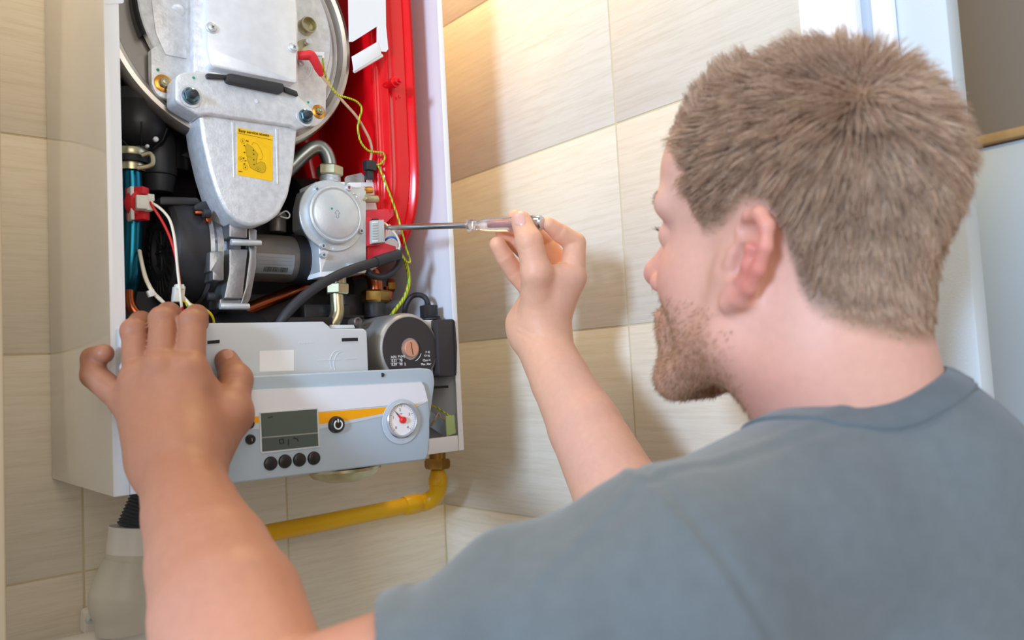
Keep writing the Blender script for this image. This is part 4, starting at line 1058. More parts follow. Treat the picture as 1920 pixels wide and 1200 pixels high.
b = MB(); b.lathe([(0.0055, 0), (0.005, 0.002), (0.002, 0.0025), (0.0015, 0.001), (0, 0.001)], PY(170, 1161, 0.225), (0, -1, 0), 18); sub('screw', b, 'zinc', br)
wp = root('waste_pipe', (-0.2, yW, TKZ - 0.021), 'white plastic waste pipe along the wall under the drain trap', 'pipe')
b = MB(); b.cyl((-0.55, yW, TKZ - 0.021), (PY(330, 1160, yW).x, yW, TKZ - 0.021), 0.021, seg=40, bevel=0.003); part('pipe', b, 'white_plastic', wp)
b = MB(); b.cyl((PY(200, 1180, yW).x, yW, TKZ - 0.021), (PY(262, 1170, yW).x, yW, TKZ - 0.021), 0.0232, seg=40, bevel=0.002); part('pipe_socket', b, 'white_plastic', wp)
# ------------------------------------------------------------------ the man: one skin surface grown from a distance field
class Field:
    """smooth union of round cones, ellipsoids and cuts, meshed with surface nets"""
    def __init__(self):
        self.ops = []
    def add(self, fn, c, R, k=0.01, op='u'):
        self.ops.append((op, fn, np.array(c, float), R, k))
    def cone(self, a, b, r1, r2, k=0.01, op='u'):
        a, b = np.array(a, float), np.array(b, float)
        ba = b - a; L2 = float(ba @ ba)
        def fn(P):
            pa = P - a
            h = np.clip((pa @ ba) / L2, 0, 1)
            return np.linalg.norm(pa - h[:, None] * ba, axis=1) - (r1 + (r2 - r1) * h)
        self.add(fn, (a + b) / 2, math.sqrt(L2) / 2 + max(r1, r2), k, op)
    def chain(self, pts, rad, k=0.006):
        for i in range(len(pts) - 1):
            self.cone(pts[i], pts[i + 1], rad[i], rad[i + 1], k)
    def ell(self, c, axes, r, k=0.01, op='u'):
        c = np.array(c, float); A = np.array(axes, float); r = np.array(r, float)
        def fn(P):
            q = (P - c) @ A.T
            k0 = np.linalg.norm(q / r, axis=1); k1 = np.linalg.norm(q / (r * r), axis=1)
            return k0 * (k0 - 1) / np.maximum(k1, 1e-9)
        self.add(fn, c, float(r.max()), k, op)
    def eval(self, P, c=None, R=None):
        d = np.full(len(P), 0.6)
        for op, fn, cc, rr, k in self.ops:
            if c is not None and np.linalg.norm(cc - c) - rr - R > k * 1.25 + 0.018:
                continue
            e = fn(P)
            if op == 'u':
                h = np.maximum(k - np.abs(d - e), 0) / k
                d = np.minimum(d, e) - h * h * k * 0.25
            elif op == 's':
                e = -e
                h = np.maximum(k - np.abs(d - e), 0) / k
                d = np.maximum(d, e) + h * h * k * 0.25
            elif op == 'd':
                d = d + e
            elif op == 'i':
                d = np.maximum(d, e)
        return d
    def trace(self, o, v, t0=0.2, t1=1.5):
        t = t0
        o, v = np.array(o), np.array(v) / np.linalg.norm(v)
        for _ in range(200):
            p = o + v * t
            d = float(self.eval(p[None, :], p, 0.05)[0])
            if d < 0.0003: return p
            t += min(max(d * 0.75, 0.0003), 0.05)
            if t > t1: return None
        return o + v * t
    def normal(self, P):
        e = 0.0012
        g = np.zeros_like(P)
        for a in range(3):
            s = np.zeros(3); s[a] = e
            g[:, a] = self.eval(P + s) - self.eval(P - s)
        return g / np.maximum(np.linalg.norm(g, axis=1), 1e-9)[:, None]
    def mesh(self, lo, hi, h, B=16):
        lo, hi = np.array(lo, float), np.array(hi, float)
        S = B * h
        n = np.ceil((hi - lo) / S).astype(int)
        ix = np.stack(np.meshgrid(*[np.arange(k) for k in n], indexing='ij'), -1).reshape(-1, 3)
        ctr = lo + (ix + 0.5) * S
        dc = np.concatenate([self.eval(ctr[i:i + 20000]) for i in range(0, len(ctr), 20000)])
        act = ix[np.abs(dc) < S * 0.87 + 0.022]
        N = n * B + 2
        key = lambda c: (c[..., 0].astype(np.int64) * N[1] + c[..., 1]) * N[2] + c[..., 2]
        g = np.stack(np.meshgrid(*[np.arange(B + 1)] * 3, indexing='ij'), -1)
        gf = g.reshape(-1, 3)
        corner = [(i, j, k) for i in (0, 1) for j in (0, 1) for k in (0, 1)]
        edges = [(a, b) for a in range(8) for b in range(a + 1, 8) if sum(abs(x - y) for x, y in zip(corner[a], corner[b])) == 1]
        VK, VP, Q = [], [], []
        for blk in act:
            o = blk * B
            P = lo + (o + gf) * h
            c = lo + (o + B / 2) * h
            D = self.eval(P, c, S * 0.87).reshape(B + 1, B + 1, B + 1)
            if D.min() > 0 or D.max() < 0: continue
            sgn = D < 0
            cv = np.stack([D[i:i + B, j:j + B, k:k + B] for i, j, k in corner], -1)
            cs = cv < 0
            mixed = cs.any(-1) & ~cs.all(-1)
            if mixed.any():
                cells = np.argwhere(mixed); v = cv[mixed]
                acc = np.zeros((len(cells), 3)); cnt = np.zeros(len(cells))
                for a, b_ in edges:
                    va, vb = v[:, a], v[:, b_]
                    x = (va < 0) != (vb < 0)
                    t = np.where(x, va / np.where(x, va - vb, 1), 0)
                    p = np.array(corner[a]) + t[:, None] * (np.array(corner[b_]) - np.array(corner[a]))
                    acc += p * x[:, None]; cnt += x
                VK.append(key(cells + o)); VP.append(lo + (cells + o + acc / cnt[:, None]) * h)
            for ax in range(3):
                s0 = [slice(0, B)] * 3; s1 = [slice(0, B)] * 3
                s1[ax] = slice(1, B + 1)
                A_, B_ = sgn[tuple(s0)], sgn[tuple(s1)]
                ch = np.argwhere(A_ != B_)
                if not len(ch): continue
                flip = A_[tuple(ch.T)]
                e1, e2 = np.zeros(3, int), np.zeros(3, int)
                e1[(ax + 1) % 3] = 1; e2[(ax + 2) % 3] = 1
                c0 = ch + o
                q = np.stack([key(c0 - e1 - e2), key(c0 - e2), key(c0), key(c0 - e1)], 1)
                q[~flip] = q[~flip][:, ::-1]
                Q.append(q)
        VK = np.concatenate(VK); VP = np.concatenate(VP); Q = np.concatenate(Q)
        srt = np.argsort(VK); VK, VP = VK[srt], VP[srt]
        idx = np.searchsorted(VK, Q); idx = np.minimum(idx, len(VK) - 1)
        ok = (VK[idx] == Q).all(1)
        return VP, idx[ok]

def relax(V, F_, n=2, lam=0.5):
    """light smoothing of a quad mesh"""
    for _ in range(n):
        acc = np.zeros_like(V); cnt = np.zeros(len(V))
        for a, b_ in ((0, 1), (1, 2), (2, 3), (3, 0)):
            np.add.at(acc, F_[:, a], V[F_[:, b_]]); np.add.at(cnt, F_[:, a], 1)
            np.add.at(acc, F_[:, b_], V[F_[:, a]]); np.add.at(cnt, F_[:, b_], 1)
        V = V + lam * (acc / np.maximum(cnt, 1)[:, None] - V)
    return V
def np_mesh(name, V, F_, cols=None):
    me = bpy.data.meshes.new(name)
    me.vertices.add(len(V)); me.vertices.foreach_set('co', np.asarray(V, np.float32).ravel())
    k = F_.shape[1]
    me.loops.add(len(F_) * k); me.loops.foreach_set('vertex_index', F_.astype(np.int32).ravel())
    me.polygons.add(len(F_)); me.polygons.foreach_set('loop_start', np.arange(0, len(F_) * k, k, dtype=np.int32))
    me.update(calc_edges=True); me.validate()
    if cols is not None:
        at = me.color_attributes.new('tint', 'FLOAT_COLOR', 'POINT')
        at.data.foreach_set('color', np.concatenate([cols, np.ones((len(cols), 1))], 1).astype(np.float32).ravel())
    me.shade_smooth()
    return me
def attr_mat(name, rough, sss=0.0, bump=0.0, bscale=900, spec=0.4, vary=0.0, vscale=120, sheen=0.0):
    m = bpy.data.materials.new(name); m.use_nodes = True
    nt = m.node_tree; b_ = nt.nodes['Principled BSDF']
    a = nt.nodes.new('ShaderNodeVertexColor'); a.layer_name = 'tint'
    src = a.outputs['Color']
    tc = nt.nodes.new('ShaderNodeTexCoord')
    if vary:
        n_ = nt.nodes.new('ShaderNodeTexNoise'); n_.inputs['Scale'].default_value = vscale; n_.inputs['Detail'].default_value = 6
        nt.links.new(tc.outputs['Object'], n_.inputs['Vector'])
        mr = nt.nodes.new('ShaderNodeMapRange'); mr.inputs[1].default_value = 0.3; mr.inputs[2].default_value = 0.7; mr.inputs[3].default_value = 1 - vary; mr.inputs[4].default_value = 1 + vary
        nt.links.new(n_.outputs['Fac'], mr.inputs[0])
        mx = nt.nodes.new('ShaderNodeMix'); mx.data_type = 'RGBA'; mx.blend_type = 'MULTIPLY'; mx.inputs[0].default_value = 1.0
        nt.links.new(src, mx.inputs[6]); nt.links.new(mr.outputs[0], mx.inputs[7]); src = mx.outputs[2]
    nt.links.new(src, b_.inputs['Base Color'])
    b_.inputs['Roughness'].default_value = rough; b_.inputs['Specular IOR Level'].default_value = spec
    b_.inputs['Sheen Weight'].default_value = sheen
    if sss:
        b_.inputs['Subsurface Weight'].default_value = sss
        b_.inputs['Subsurface Radius'].default_value = (1.0, 0.35, 0.2); b_.inputs['Subsurface Scale'].default_value = 0.004
    if bump:
        n2 = nt.nodes.new('ShaderNodeTexNoise'); n2.inputs['Scale'].default_value = bscale; n2.inputs['Detail'].default_value = 5
        nt.links.new(tc.outputs['Object'], n2.inputs['Vector'])
        bp = nt.nodes.new('ShaderNodeBump'); bp.inputs['Strength'].default_value = bump; bp.inputs['Distance'].default_value = 0.001
        nt.links.new(n2.outputs['Fac'], bp.inputs['Height']); nt.links.new(bp.outputs['Normal'], b_.inputs['Normal'])
    MATS[name] = m
attr_mat('skin', 0.48, 0.28, 0.10, 700, 0.35, 0.035, 160)
attr_mat('hair_strands', 0.55, spec=0.3)
attr_mat('jersey', 0.9, bump=0.35, bscale=1400, spec=0.15, vary=0.05, vscale=90, sheen=0.25)
mat('nail', (224, 174, 160), 0.26)
mat('eye_white', (232, 228, 224), 0.15)

# --- head frame: origin between the ear canals
HO = np.array(PD(1486, 500, 0.567)); HS = 1.02
fa, fp = math.radians(87), math.radians(14)
h_f = np.array([math.cos(fa) * math.cos(fp), math.sin(fa) * math.cos(fp), math.sin(fp)])
h_l = np.array([-math.sin(fa), math.cos(fa), 0.0])
h_u = np.cross(h_f, h_l)
HA = np.array([h_f, h_l, h_u])
def hl(f, l, u):
    return HO + (h_f * f + h_l * l + h_u * u) * HS
skin = Field()
S_ = HS
def he(c, r, k=0.012, op='u'): skin.ell(hl(*c), HA, np.array(r) * S_, k, op)
def hc(a, b, r1, r2, k=0.010, op='u'): skin.cone(hl(*a), hl(*b), r1 * S_, r2 * S_, k, op)
he((-0.005, 0, 0.060), (0.089, 0.073, 0.081), 0.001)
he((0.065, 0, 0.064), (0.042, 0.060, 0.052), 0.03)
he((0.046, 0, -0.004), (0.050, 0.054, 0.075), 0.025)
for s in (1, -1):
    hc((0.004, 0.054 * s, -0.052), (0.074, 0.020 * s, -0.096), 0.017, 0.017, 0.022)
    hc((0.002, 0.058 * s, -0.010), (0.004, 0.054 * s, -0.052), 0.017, 0.016, 0.022)
    he((0.054, 0.040 * s, -0.018), (0.028, 0.018, 0.026), 0.02)
    he((0.024, 0.045 * s, -0.045), (0.032, 0.015, 0.030), 0.02)
    hc((0.094, 0.014 * s, 0.038), (0.077, 0.052 * s, 0.036), 0.0085, 0.009, 0.014)
he((0.080, 0, -0.096), (0.018, 0.020, 0.015), 0.016)
he((0.076, 0, -0.058), (0.026, 0.034, 0.032), 0.018)
for s in (1, -1):
    he((0.106, 0.034 * s, 0.014), (0.018, 0.019, 0.013), 0.012, 's')
    he((0.078, 0.034 * s, 0.014), (0.0145, 0.0150, 0.0135), 0.003)
hc((0.094, 0, 0.028), (0.119, 0, -0.016), 0.0085, 0.0120, 0.012)
he((0.121, 0, -0.019), (0.0130, 0.0115, 0.0105), 0.008)
for s in (1, -1): he((0.106, 0.0135 * s, -0.025), (0.011, 0.0075, 0.008), 0.006)
he((0.099, 0, -0.0505), (0.008, 0.024, 0.0062), 0.009)
he((0.0975, 0, -0.0625), (0.008, 0.020, 0.0066), 0.009)
# ears
for s in (1, -1):
    e0 = np.array([-0.005, 0.0715 * s, 0.004])
    eu = np.array([-0.27, 0.06 * s, 0.96]); eu /= np.linalg.norm(eu)
    eb = np.array([-0.93, 0.36 * s, -0.24]); eb -= eu * (eb @ eu); eb /= np.linalg.norm(eb)
    en = np.cross(eu, eb) * s
    en = en if en[1] * s > 0 else -en
    EP = lambda b_, u_, n_=0.0: tuple(e0 + (eb * b_ + eu * u_ * 1.06 + en * n_) * 0.86)
    A = np.array([h_f * v[0] + h_l * v[1] + h_u * v[2] for v in (eb, eu, en)])
    skin.ell(hl(*EP(0.014, 0.003, 0.0)), A, np.array((0.0140, 0.0280, 0.0040)) * S_, 0.004)
    skin.ell(hl(*EP(0.010, -0.024, 0.001)), A, np.array((0.0080, 0.0100, 0.0050)) * S_, 0.005)
    hel = [(-0.001, 0.004, 0.001), (-0.002, 0.020, 0.003), (0.004, 0.031, 0.004), (0.015, 0.0355, 0.004), (0.0265, 0.031, 0.004), (0.0325, 0.018, 0.0035), (0.0325, 0.002, 0.003), (0.0275, -0.013, 0.002), (0.019, -0.025, 0.001), (0.010, -0.033, 0.001)]
    rr = [0.0035, 0.004, 0.0045, 0.0048, 0.0048, 0.0046, 0.0044, 0.0044, 0.005, 0.006]
    for i in range(len(hel) - 1): hc(EP(*hel[i]), EP(*hel[i + 1]), rr[i], rr[i + 1], 0.003)
    anti = [(0.012, 0.022, 0.004), (0.019, 0.014, 0.005), (0.0205, 0.0, 0.005), (0.016, -0.011, 0.004)]
    for i in range(len(anti) - 1): hc(EP(*anti[i]), EP(*anti[i + 1]), 0.0034, 0.0034, 0.004)
    skin.ell(hl(*EP(0.0085, -0.001, 0.005)), A, np.array((0.0080, 0.0120, 0.0095)) * S_, 0.003, 's')
    skin.ell(hl(*EP(0.013, 0.021, 0.006)), A, np.array((0.012, 0.005, 0.004)) * S_, 0.004, 's')
    hc(EP(-0.0035, 0.001, 0.003), EP(-0.0025, -0.007, 0.003), 0.0042, 0.0038, 0.004)
# neck and torso under the shirt
NB = np.array(PD(1645, 868, 0.548))
hc((-0.030, 0, -0.010), (-0.036, 0, -0.060), 0.058, 0.056, 0.03)
skin.cone(hl(-0.036, 0, -0.055), NB, 0.057 * S_, 0.062, 0.03)
LS = np.array(PD(1262, 1120, 0.445))
RS = NB + (NB - LS) * np.array([0.72, 0.6, 0.9]); RS[1] += 0.06; RS[2] = LS[2] + 0.01
LEL, REL = np.array(PD(500, 1392, 0.43)), np.array(PD(1262, 1100, 0.70))
MID = (LS + RS) / 2
MD = MID + np.array([0, -0.02, -0.06])
skin.cone(NB, MD, 0.060, 0.065, 0.02)
skin.cone(LS, MD, 0.046, 0.055, 0.02); skin.cone(RS, MD, 0.046, 0.055, 0.02)
skin.cone(MD + np.array([0, 0, -0.06]), MID + np.array([0.0, -0.02, -0.38]), 0.07, 0.08, 0.03)
# left arm and hand
skin.cone(LS, LEL, 0.047, 0.046, 0.006)
skin.chain([LEL] + [np.array(PD(*p)) for p in ((428, 1150, 0.495), (394, 1052, 0.542), (360, 965, 0.588), (338, 885, 0.626))], [0.046, 0.0462, 0.0410, 0.0345, 0.0310], 0.004)
def P3(l): return [np.array(PD(*p)) for p in l]
LH = {'index': (P3([(357, 700, 0.680), (361, 604, 0.708), (368, 592, 0.742), (374, 626, 0.774)]), [0.0124, 0.0119, 0.0108, 0.0096]),
      'middle': (P3([(303, 694, 0.676), (306, 600, 0.704), (316, 588, 0.738), (318, 624, 0.770)]), [0.0124, 0.0121, 0.0110, 0.0096]),
      'ring': (P3([(258, 712, 0.678), (253, 622, 0.702), (264, 604, 0.734), (270, 640, 0.764)]), [0.0120, 0.0116, 0.0106, 0.0094]),
      'little': (P3([(240, 758, 0.678), (176, 704, 0.690), (174, 672, 0.697), (195, 663, 0.692)]), [0.0122, 0.0112, 0.0100, 0.0086]),
      'thumb': (P3([(392, 850, 0.660), (434, 778, 0.692), (442, 712, 0.722), (425, 676, 0.750)]), [0.0190, 0.0165, 0.0140, 0.0112])}
wr = np.array(PD(336, 880, 0.628))
for (a, ra), (b_, rb_) in (((LH['index'][0][0], 0.0120), (PD(362, 850, 0.640), 0.022)), ((LH['middle'][0][0], 0.0122), (PD(335, 850, 0.638), 0.023)), ((LH['ring'][0][0], 0.0118), (PD(308, 850, 0.638), 0.022)), ((LH['little'][0][0], 0.0114), (PD(296, 850, 0.640), 0.020))):
    skin.cone(a, np.array(b_), ra, rb_, 0.022)
skin.cone(np.array(PD(352, 840, 0.645)), LH['thumb'][0][1], 0.022, 0.015, 0.016)
skin.cone(LH['thumb'][0][1], LH['index'][0][0], 0.0120, 0.0120, 0.014)
skin.cone(np.array(PD(318, 880, 0.63)), np.array(PD(356, 878, 0.632)), 0.027, 0.027, 0.008)
for n_, (pp, rr) in LH.items():
    if n_ != 'thumb': skin.cone(pp[0] - (pp[1] - pp[0]) * 0.35, pp[0] + (pp[1] - pp[0]) * 0.14, rr[0] * 0.95, rr[0] * 0.98, 0.009)
    skin.chain(pp, rr, 0.0018 if n_ != 'thumb' else 0.008)
# knuckle swellings
for n_ in ('index', 'middle', 'ring'):
    pp = LH[n_][0]; skin.cone(pp[0] - CF * 0.0062, pp[0] - CF * 0.0062 + (pp[1] - pp[0]) * 0.05, 0.0108, 0.0108, 0.007)
    skin.cone(pp[1] - CF * 0.0015, pp[1] - CF * 0.0015 + np.array([0, 0, 0.001]), 0.0119, 0.0119, 0.002)
# right arm and hand
RW = np.array(PD(1010, 632, 0.852))
RP = P3([(1012, 632, 0.852), (1052, 715, 0.820), (1096, 800, 0.785), (1164, 935, 0.74)]) + [REL]
skin.chain(RP, [0.0290, 0.0312, 0.0365, 0.0430, 0.046], 0.004)
skin.cone(REL, RS, 0.046, 0.05, 0.03)
RH = {'index': (P3([(1073, 520, 0.838), (1078, 456, 0.846), (1050, 437, 0.838), (1029, 421, 0.831)]), [0.0142, 0.0118, 0.0100, 0.0078]),
      'middle': (P3([(1058, 512, 0.862), (1026, 458, 0.874), (988, 424, 0.866), (966, 407, 0.858)]), [0.0135, 0.0106, 0.0098, 0.0085]),
      'ring': (P3([(1036, 526, 0.882), (990, 476, 0.890), (962, 450, 0.884), (942, 435, 0.878)]), [0.0130, 0.0106, 0.0098, 0.0084]),
      'little': (P3([(1004, 552, 0.880), (966, 512, 0.872), (946, 482, 0.864), (933, 459, 0.860)]), [0.0125, 0.0106, 0.0102, 0.0092]),
      'thumb': (P3([(1008, 572, 0.838), (1006, 512, 0.818), (992, 452, 0.815), (977, 414, 0.822)]), [0.0190, 0.0158, 0.0132, 0.0108])}
for (a, ra), (b_, rb_) in (((RH['index'][0][0], 0.0135), (PD(1030, 612, 0.850), 0.020)), ((RH['middle'][0][0], 0.0150), (PD(1016, 612, 0.862), 0.020)), ((RH['ring'][0][0], 0.0145), (PD(998, 610, 0.866), 0.018)), ((RH['little'][0][0], 0.0140), (PD(978, 604, 0.866), 0.0165))):
    skin.cone(a, np.array(b_), ra, rb_, 0.016)
skin.cone(np.array(PD(1012, 590, 0.842)), np.array(PD(1040, 540, 0.838)), 0.020, 0.0165, 0.018)
skin.cone(np.array(PD(992, 628, 0.858)), np.array(PD(1028, 628, 0.850)), 0.0205, 0.0215, 0.012)
skin.cone(RH['thumb'][0][1], RH['index'][0][0], 0.0090, 0.0110, 0.014)
for n_, (pp, rr) in RH.items(): skin.chain(pp, rr, 0.0016 if n_ != 'thumb' else 0.006)
# skin creases across the joints
def crease(c, ax, n, gap, amp, rad):
    c, ax = np.array(c), np.array(ax) / np.linalg.norm(ax)
    def fn(P):
        q = P - c
        t = q @ ax
        w = np.exp(-(np.linalg.norm(q, axis=1) / rad) ** 4)
        g = np.zeros(len(P))
        for k in range(n):
            g += np.exp(-((t - (k - (n - 1) / 2) * gap + 0.0006 * np.sin(P[:, 0] * 500 + k)) / 0.0011) ** 2)
        return amp * g * w
    skin.add(fn, c, rad * 1.3, 0.001, 'd')
for n_ in ('index', 'middle', 'ring'):
    pp = LH[n_][0]; crease(pp[1] - CF * 0.010 - np.array([0, 0, 0.002]), pp[1] - pp[0], 3, 0.0042, 0.0007, 0.012)
crease(LH['thumb'][0][2] - CF * 0.012, LH['thumb'][0][2] - LH['thumb'][0][1], 2, 0.004, 0.0007, 0.012)
tp = RH['thumb'][0]; crease(tp[2] - CF * 0.012 - (tp[3] - tp[2]) * 0.1, tp[2] - tp[1], 4, 0.0034, 0.0008, 0.013)
for n_ in ('index', 'little', 'ring', 'middle'):
    pp = RH[n_][0]
    for j in (1, 2): crease(pp[j] - CF * 0.009, pp[j + 1] - pp[j - 1], 1, 0.003, 0.0008, 0.011)
crease(np.array(PD(1000, 628, 0.828)), np.array(PD(1012, 632, 0.852)) - np.array(PD(1040, 540, 0.838)), 2, 0.006, 0.0009, 0.022)

def pix(V):
    d = V - CAM; z = d @ CF
    return 960 + FPX * (d @ CR) / z, 600 - FPX * (d @ CU) / z, z
zlo = min(LEL[2], MID[2]) - 0.12
SV, SF = skin.mesh((-0.13, -0.75, zlo), (0.62, 0.06, HO[2] + 0.19), 0.0017)
SV = relax(SV, SF, 2, 0.4)

# skin tint: redder ears, nose, cheeks, knuckles and fingertips
loc = (SV - HO) @ HA.T / HS
base = np.array(srgb((220, 170, 151))); red = np.array(srgb((212, 112, 102))); tan_shade = np.array(srgb((152, 101, 75))); pale = np.array(srgb((224, 178, 162)))
cols = np.tile(base, (len(SV), 1))
def blend(c, w):
    global cols
    w = np.clip(w, 0, 1)[:, None]; cols = cols * (1 - w) + c * w
def near(p, r): return np.exp(-(np.linalg.norm(SV - np.array(p), axis=1) / r) ** 2)
inhead = np.linalg.norm(loc - np.array([0, 0, 0.02]), axis=1) < 0.16
blend(red, 0.75 * np.exp(-(((np.abs(loc[:, 1]) - 0.088) / 0.012) ** 2 + ((loc[:, 0] + 0.022) / 0.026) ** 2 + (loc[:, 2] / 0.040) ** 2)) * inhead)
blend(red, 0.55 * near(hl(0.112, 0, -0.02), 0.02)); blend(red, 0.22 * near(hl(0.07, 0.05, -0.02), 0.03)); blend(red, 0.25 * near(hl(-0.02, 0.05, -0.09), 0.05))
blend(pale, 0.45 * near(hl(0.06, 0.06, 0.06), 0.04))
stub = np.array(srgb((188, 142, 118)))
jaw = np.clip((-0.030 - loc[:, 2]) / 0.03, 0, 1) * np.clip((loc[:, 0] + 0.012) / 0.03, 0, 1) * (np.linalg.norm(loc - np.array([0.04, 0, -0.06]), axis=1) < 0.085)
blend(stub, 0.55 * jaw)
for pp, rr in LH.values():
    for q in pp[:2]: blend(red, 0.16 * near(q, 0.016))
    blend(red, 0.3 * near(pp[3], 0.014))
for n_, (pp, rr) in RH.items():
    blend(red, 0.45 * near(pp[3], 0.016)); blend(red, 0.30 * near(pp[2], 0.014)); blend(red, 0.16 * near(pp[1], 0.016))
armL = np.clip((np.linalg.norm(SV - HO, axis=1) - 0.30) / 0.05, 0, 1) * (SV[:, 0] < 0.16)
blend(np.array(srgb((200, 142, 120))), 0.8 * armL)  # left arm toned darker, its weaker light put into the skin colour
blend(tan_shade, 0.85 * np.clip((SV[:, 2] - (wr[2] - 0.09)) / 0.10, 0, 1) * armL)  # left hand: some tan, mostly shade put into the skin colour


blend(np.array(srgb((234, 180, 148))), 0.85 * np.clip((np.linalg.norm(SV - HO, axis=1) - 0.26) / 0.05, 0, 1) * (SV[:, 1] > -0.36) * (SV[:, 0] > 0.2))  # right hand and forearm lightened in the tint, standing in for light
# --- where the hair ends, read along the near side of the head and mirrored
hb = [(1272, 246), (1286, 262), (1287, 330), (1298, 390), (1318, 438), (1350, 428), (1374, 404), (1398, 378), (1442, 384), (1464, 430), (1484, 490), (1498, 540), (1524, 585), (1580, 612), (1650, 632), (1720, 642), (1772, 642)]
tab = []
for px, py in hb:
    q = skin.trace(CAM, ray(px, py))
    if q is None: continue
    l3 = (q - HO) @ HA.T / HS
    if np.linalg.norm(l3) > 0.16: continue
    tab.append((math.atan2(abs(l3[1]), l3[0]), l3[2]))
tab = [(0.0, tab[0][1] + 0.004)] + tab + [(math.pi, tab[-1][1] if tab else -0.05)]
mono = [tab[0]]
for t in tab[1:]:
    if t[0] > mono[-1][0] + 0.004: mono.append(t)
HPHI, HU = np.array([t[0] for t in mono]), np.array([t[1] for t in mono])
def hair_margin(L3):
    phi = np.arctan2(np.abs(L3[:, 1]), L3[:, 0])
    return L3[:, 2] - np.interp(phi, HPHI, HU)
earish = (np.abs(loc[:, 1]) > 0.0755) & (loc[:, 2] < 0.046) & (np.abs(loc[:, 0] + 0.025) < 0.04)
hm = hair_margin(loc)
inh = (np.linalg.norm(loc - np.array([-0.01, 0, 0.04]), axis=1) < 0.135) & ~earish
blend(np.array(srgb((150, 116, 92))), np.clip(hm / 0.010 + 0.35, 0, 1) * inh * 0.95)

person = root('person', (MID[0], MID[1], 0), 'man in a grey t-shirt with short fair hair testing the boiler with a screwdriver', 'person')
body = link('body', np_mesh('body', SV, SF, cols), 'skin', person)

# --- strands
def strands(name, roots, nrm, tang, length, lift0, lift1, width, col, m, parent, jitter=0.12, clump=0, seg=4, grav=0.0):
    n = len(roots)
    pts = [roots - nrm * 0.0008]
    jit = rng.normal(0, jitter, (n, 3))
    for k in range(seg):
        t = (k + 0.5) / seg
        lf = (lift0 * (1 - t) + lift1 * t)[:, None]
        d = nrm * lf + tang * (1 - lf * 0.6) + jit * (0.4 + t)
        d[:, 2] -= grav * t
        d /= np.linalg.norm(d, axis=1)[:, None]
        pts.append(pts[-1] + d * (length / seg)[:, None])
    P = np.stack(pts, 1)
    if clump:
        g = rng.choice(n, clump, replace=False)
        near_ = np.empty(n, int)
        for i in range(0, n, 4000):
            near_[i:i + 4000] = np.argmin(((roots[i:i + 4000, None] - roots[g][None]) ** 2).sum(-1), 1)
        G = P[g][near_]
        w = (np.linspace(0, 1, seg + 1) ** 1.4 * 0.52)[None, :, None]
        P = P * (1 - w) + (G + (roots - roots[g][near_])[:, None] * 0.45) * w
    view = P[:, 0] - CAM; 
    V = np.empty((n, seg + 1, 3, 3))
    for k in range(seg + 1):
        a, b_ = P[:, max(k - 1, 0)], P[:, min(k + 1, seg)]
        t = b_ - a; t /= np.maximum(np.linalg.norm(t, axis=1), 1e-9)[:, None]
        u = np.cross(t, nrm + 0.01); u /= np.maximum(np.linalg.norm(u, axis=1), 1e-9)[:, None]
        w_ = np.cross(t, u)
        r = width * (1.0 - 0.75 * (k / seg) ** 1.5)
        for j in range(3):
            an = 2 * math.pi * j / 3
            V[:, k, j] = P[:, k] + (u * math.cos(an) + w_ * math.sin(an)) * r
    V = V.reshape(-1, 3)
    q = []
    for k in range(seg):
        for j in range(3):
            q.append((k * 3 + j, k * 3 + (j + 1) % 3, k * 3 + 3 + (j + 1) % 3, k * 3 + 3 + j))
    q = np.array(q); F_ = (q[None] + (np.arange(n) * (seg + 1) * 3)[:, None, None]).reshape(-1, 4)
    C = np.repeat(col, (seg + 1) * 3, axis=0)
    o = link(name, np_mesh(name, V, F_, C), m, parent)
    o['kind'] = 'stuff'
    return o
FCn = SV[SF].mean(1)
fl = (FCn - HO) @ HA.T / HS
fe = (np.abs(fl[:, 1]) > 0.0755) & (fl[:, 2] < 0.046) & (np.abs(fl[:, 0] + 0.025) < 0.04)
fm = hair_margin(fl)
cand = np.where((np.linalg.norm(fl - np.array([-0.01, 0, 0.04]), axis=1) < 0.135) & ~fe & (fm > -0.004))[0]
prob = np.clip((fm[cand] + 0.004) / 0.012, 0.05, 1); prob /= prob.sum()
def pick(c, n, p=None):
    f = rng.choice(c, n, p=p)
    w = rng.random((n, 2))
    A, B_, C, D_ = (SV[SF[f, i]] for i in range(4))
    return (A * (1 - w[:, :1]) + B_ * w[:, :1]) * (1 - w[:, 1:]) + (D_ * (1 - w[:, :1]) + C * w[:, :1]) * w[:, 1:]
WH = skin.trace(CAM, ray(1618, 168))
NH = 30000
R0 = pick(cand, NH, prob)
RN = skin.normal(R0)
T0 = R0 - WH
T0 = T0 - RN * (T0 * RN).sum(1)[:, None]
dist = np.linalg.norm(T0, axis=1)
T0 /= np.maximum(dist, 1e-6)[:, None]
T0 += rng.normal(0, 1, T0.shape) * (0.7 * np.exp(-dist / 0.010))[:, None]
rl = (R0 - HO) @ HA.T / HS
T0 = T0 + np.array([0, 0, -0.25]) * np.clip((0.07 - rl[:, 2:3]) / 0.08, 0, 1)
T0 /= np.linalg.norm(T0, axis=1)[:, None]
up = np.clip((rl[:, 2] - 0.02) / 0.10, 0, 1)
brow_ = np.clip((rl[:, 0] - 0.008) / 0.022, 0, 1) * np.clip(1.25 - hair_margin(rl) / 0.04, 0, 1) * np.clip((rl[:, 2] - 0.045) / 0.025, 0, 1)
T0 = T0 + (h_u - h_f * 0.35) * (2.4 * brow_)[:, None]
T0 /= np.linalg.norm(T0, axis=1)[:, None]
front = np.clip((rl[:, 0] - 0.02) / 0.06, 0, 1) * up
edge = np.clip((hair_margin(rl) + 0.002) / 0.040, 0.18, 1)
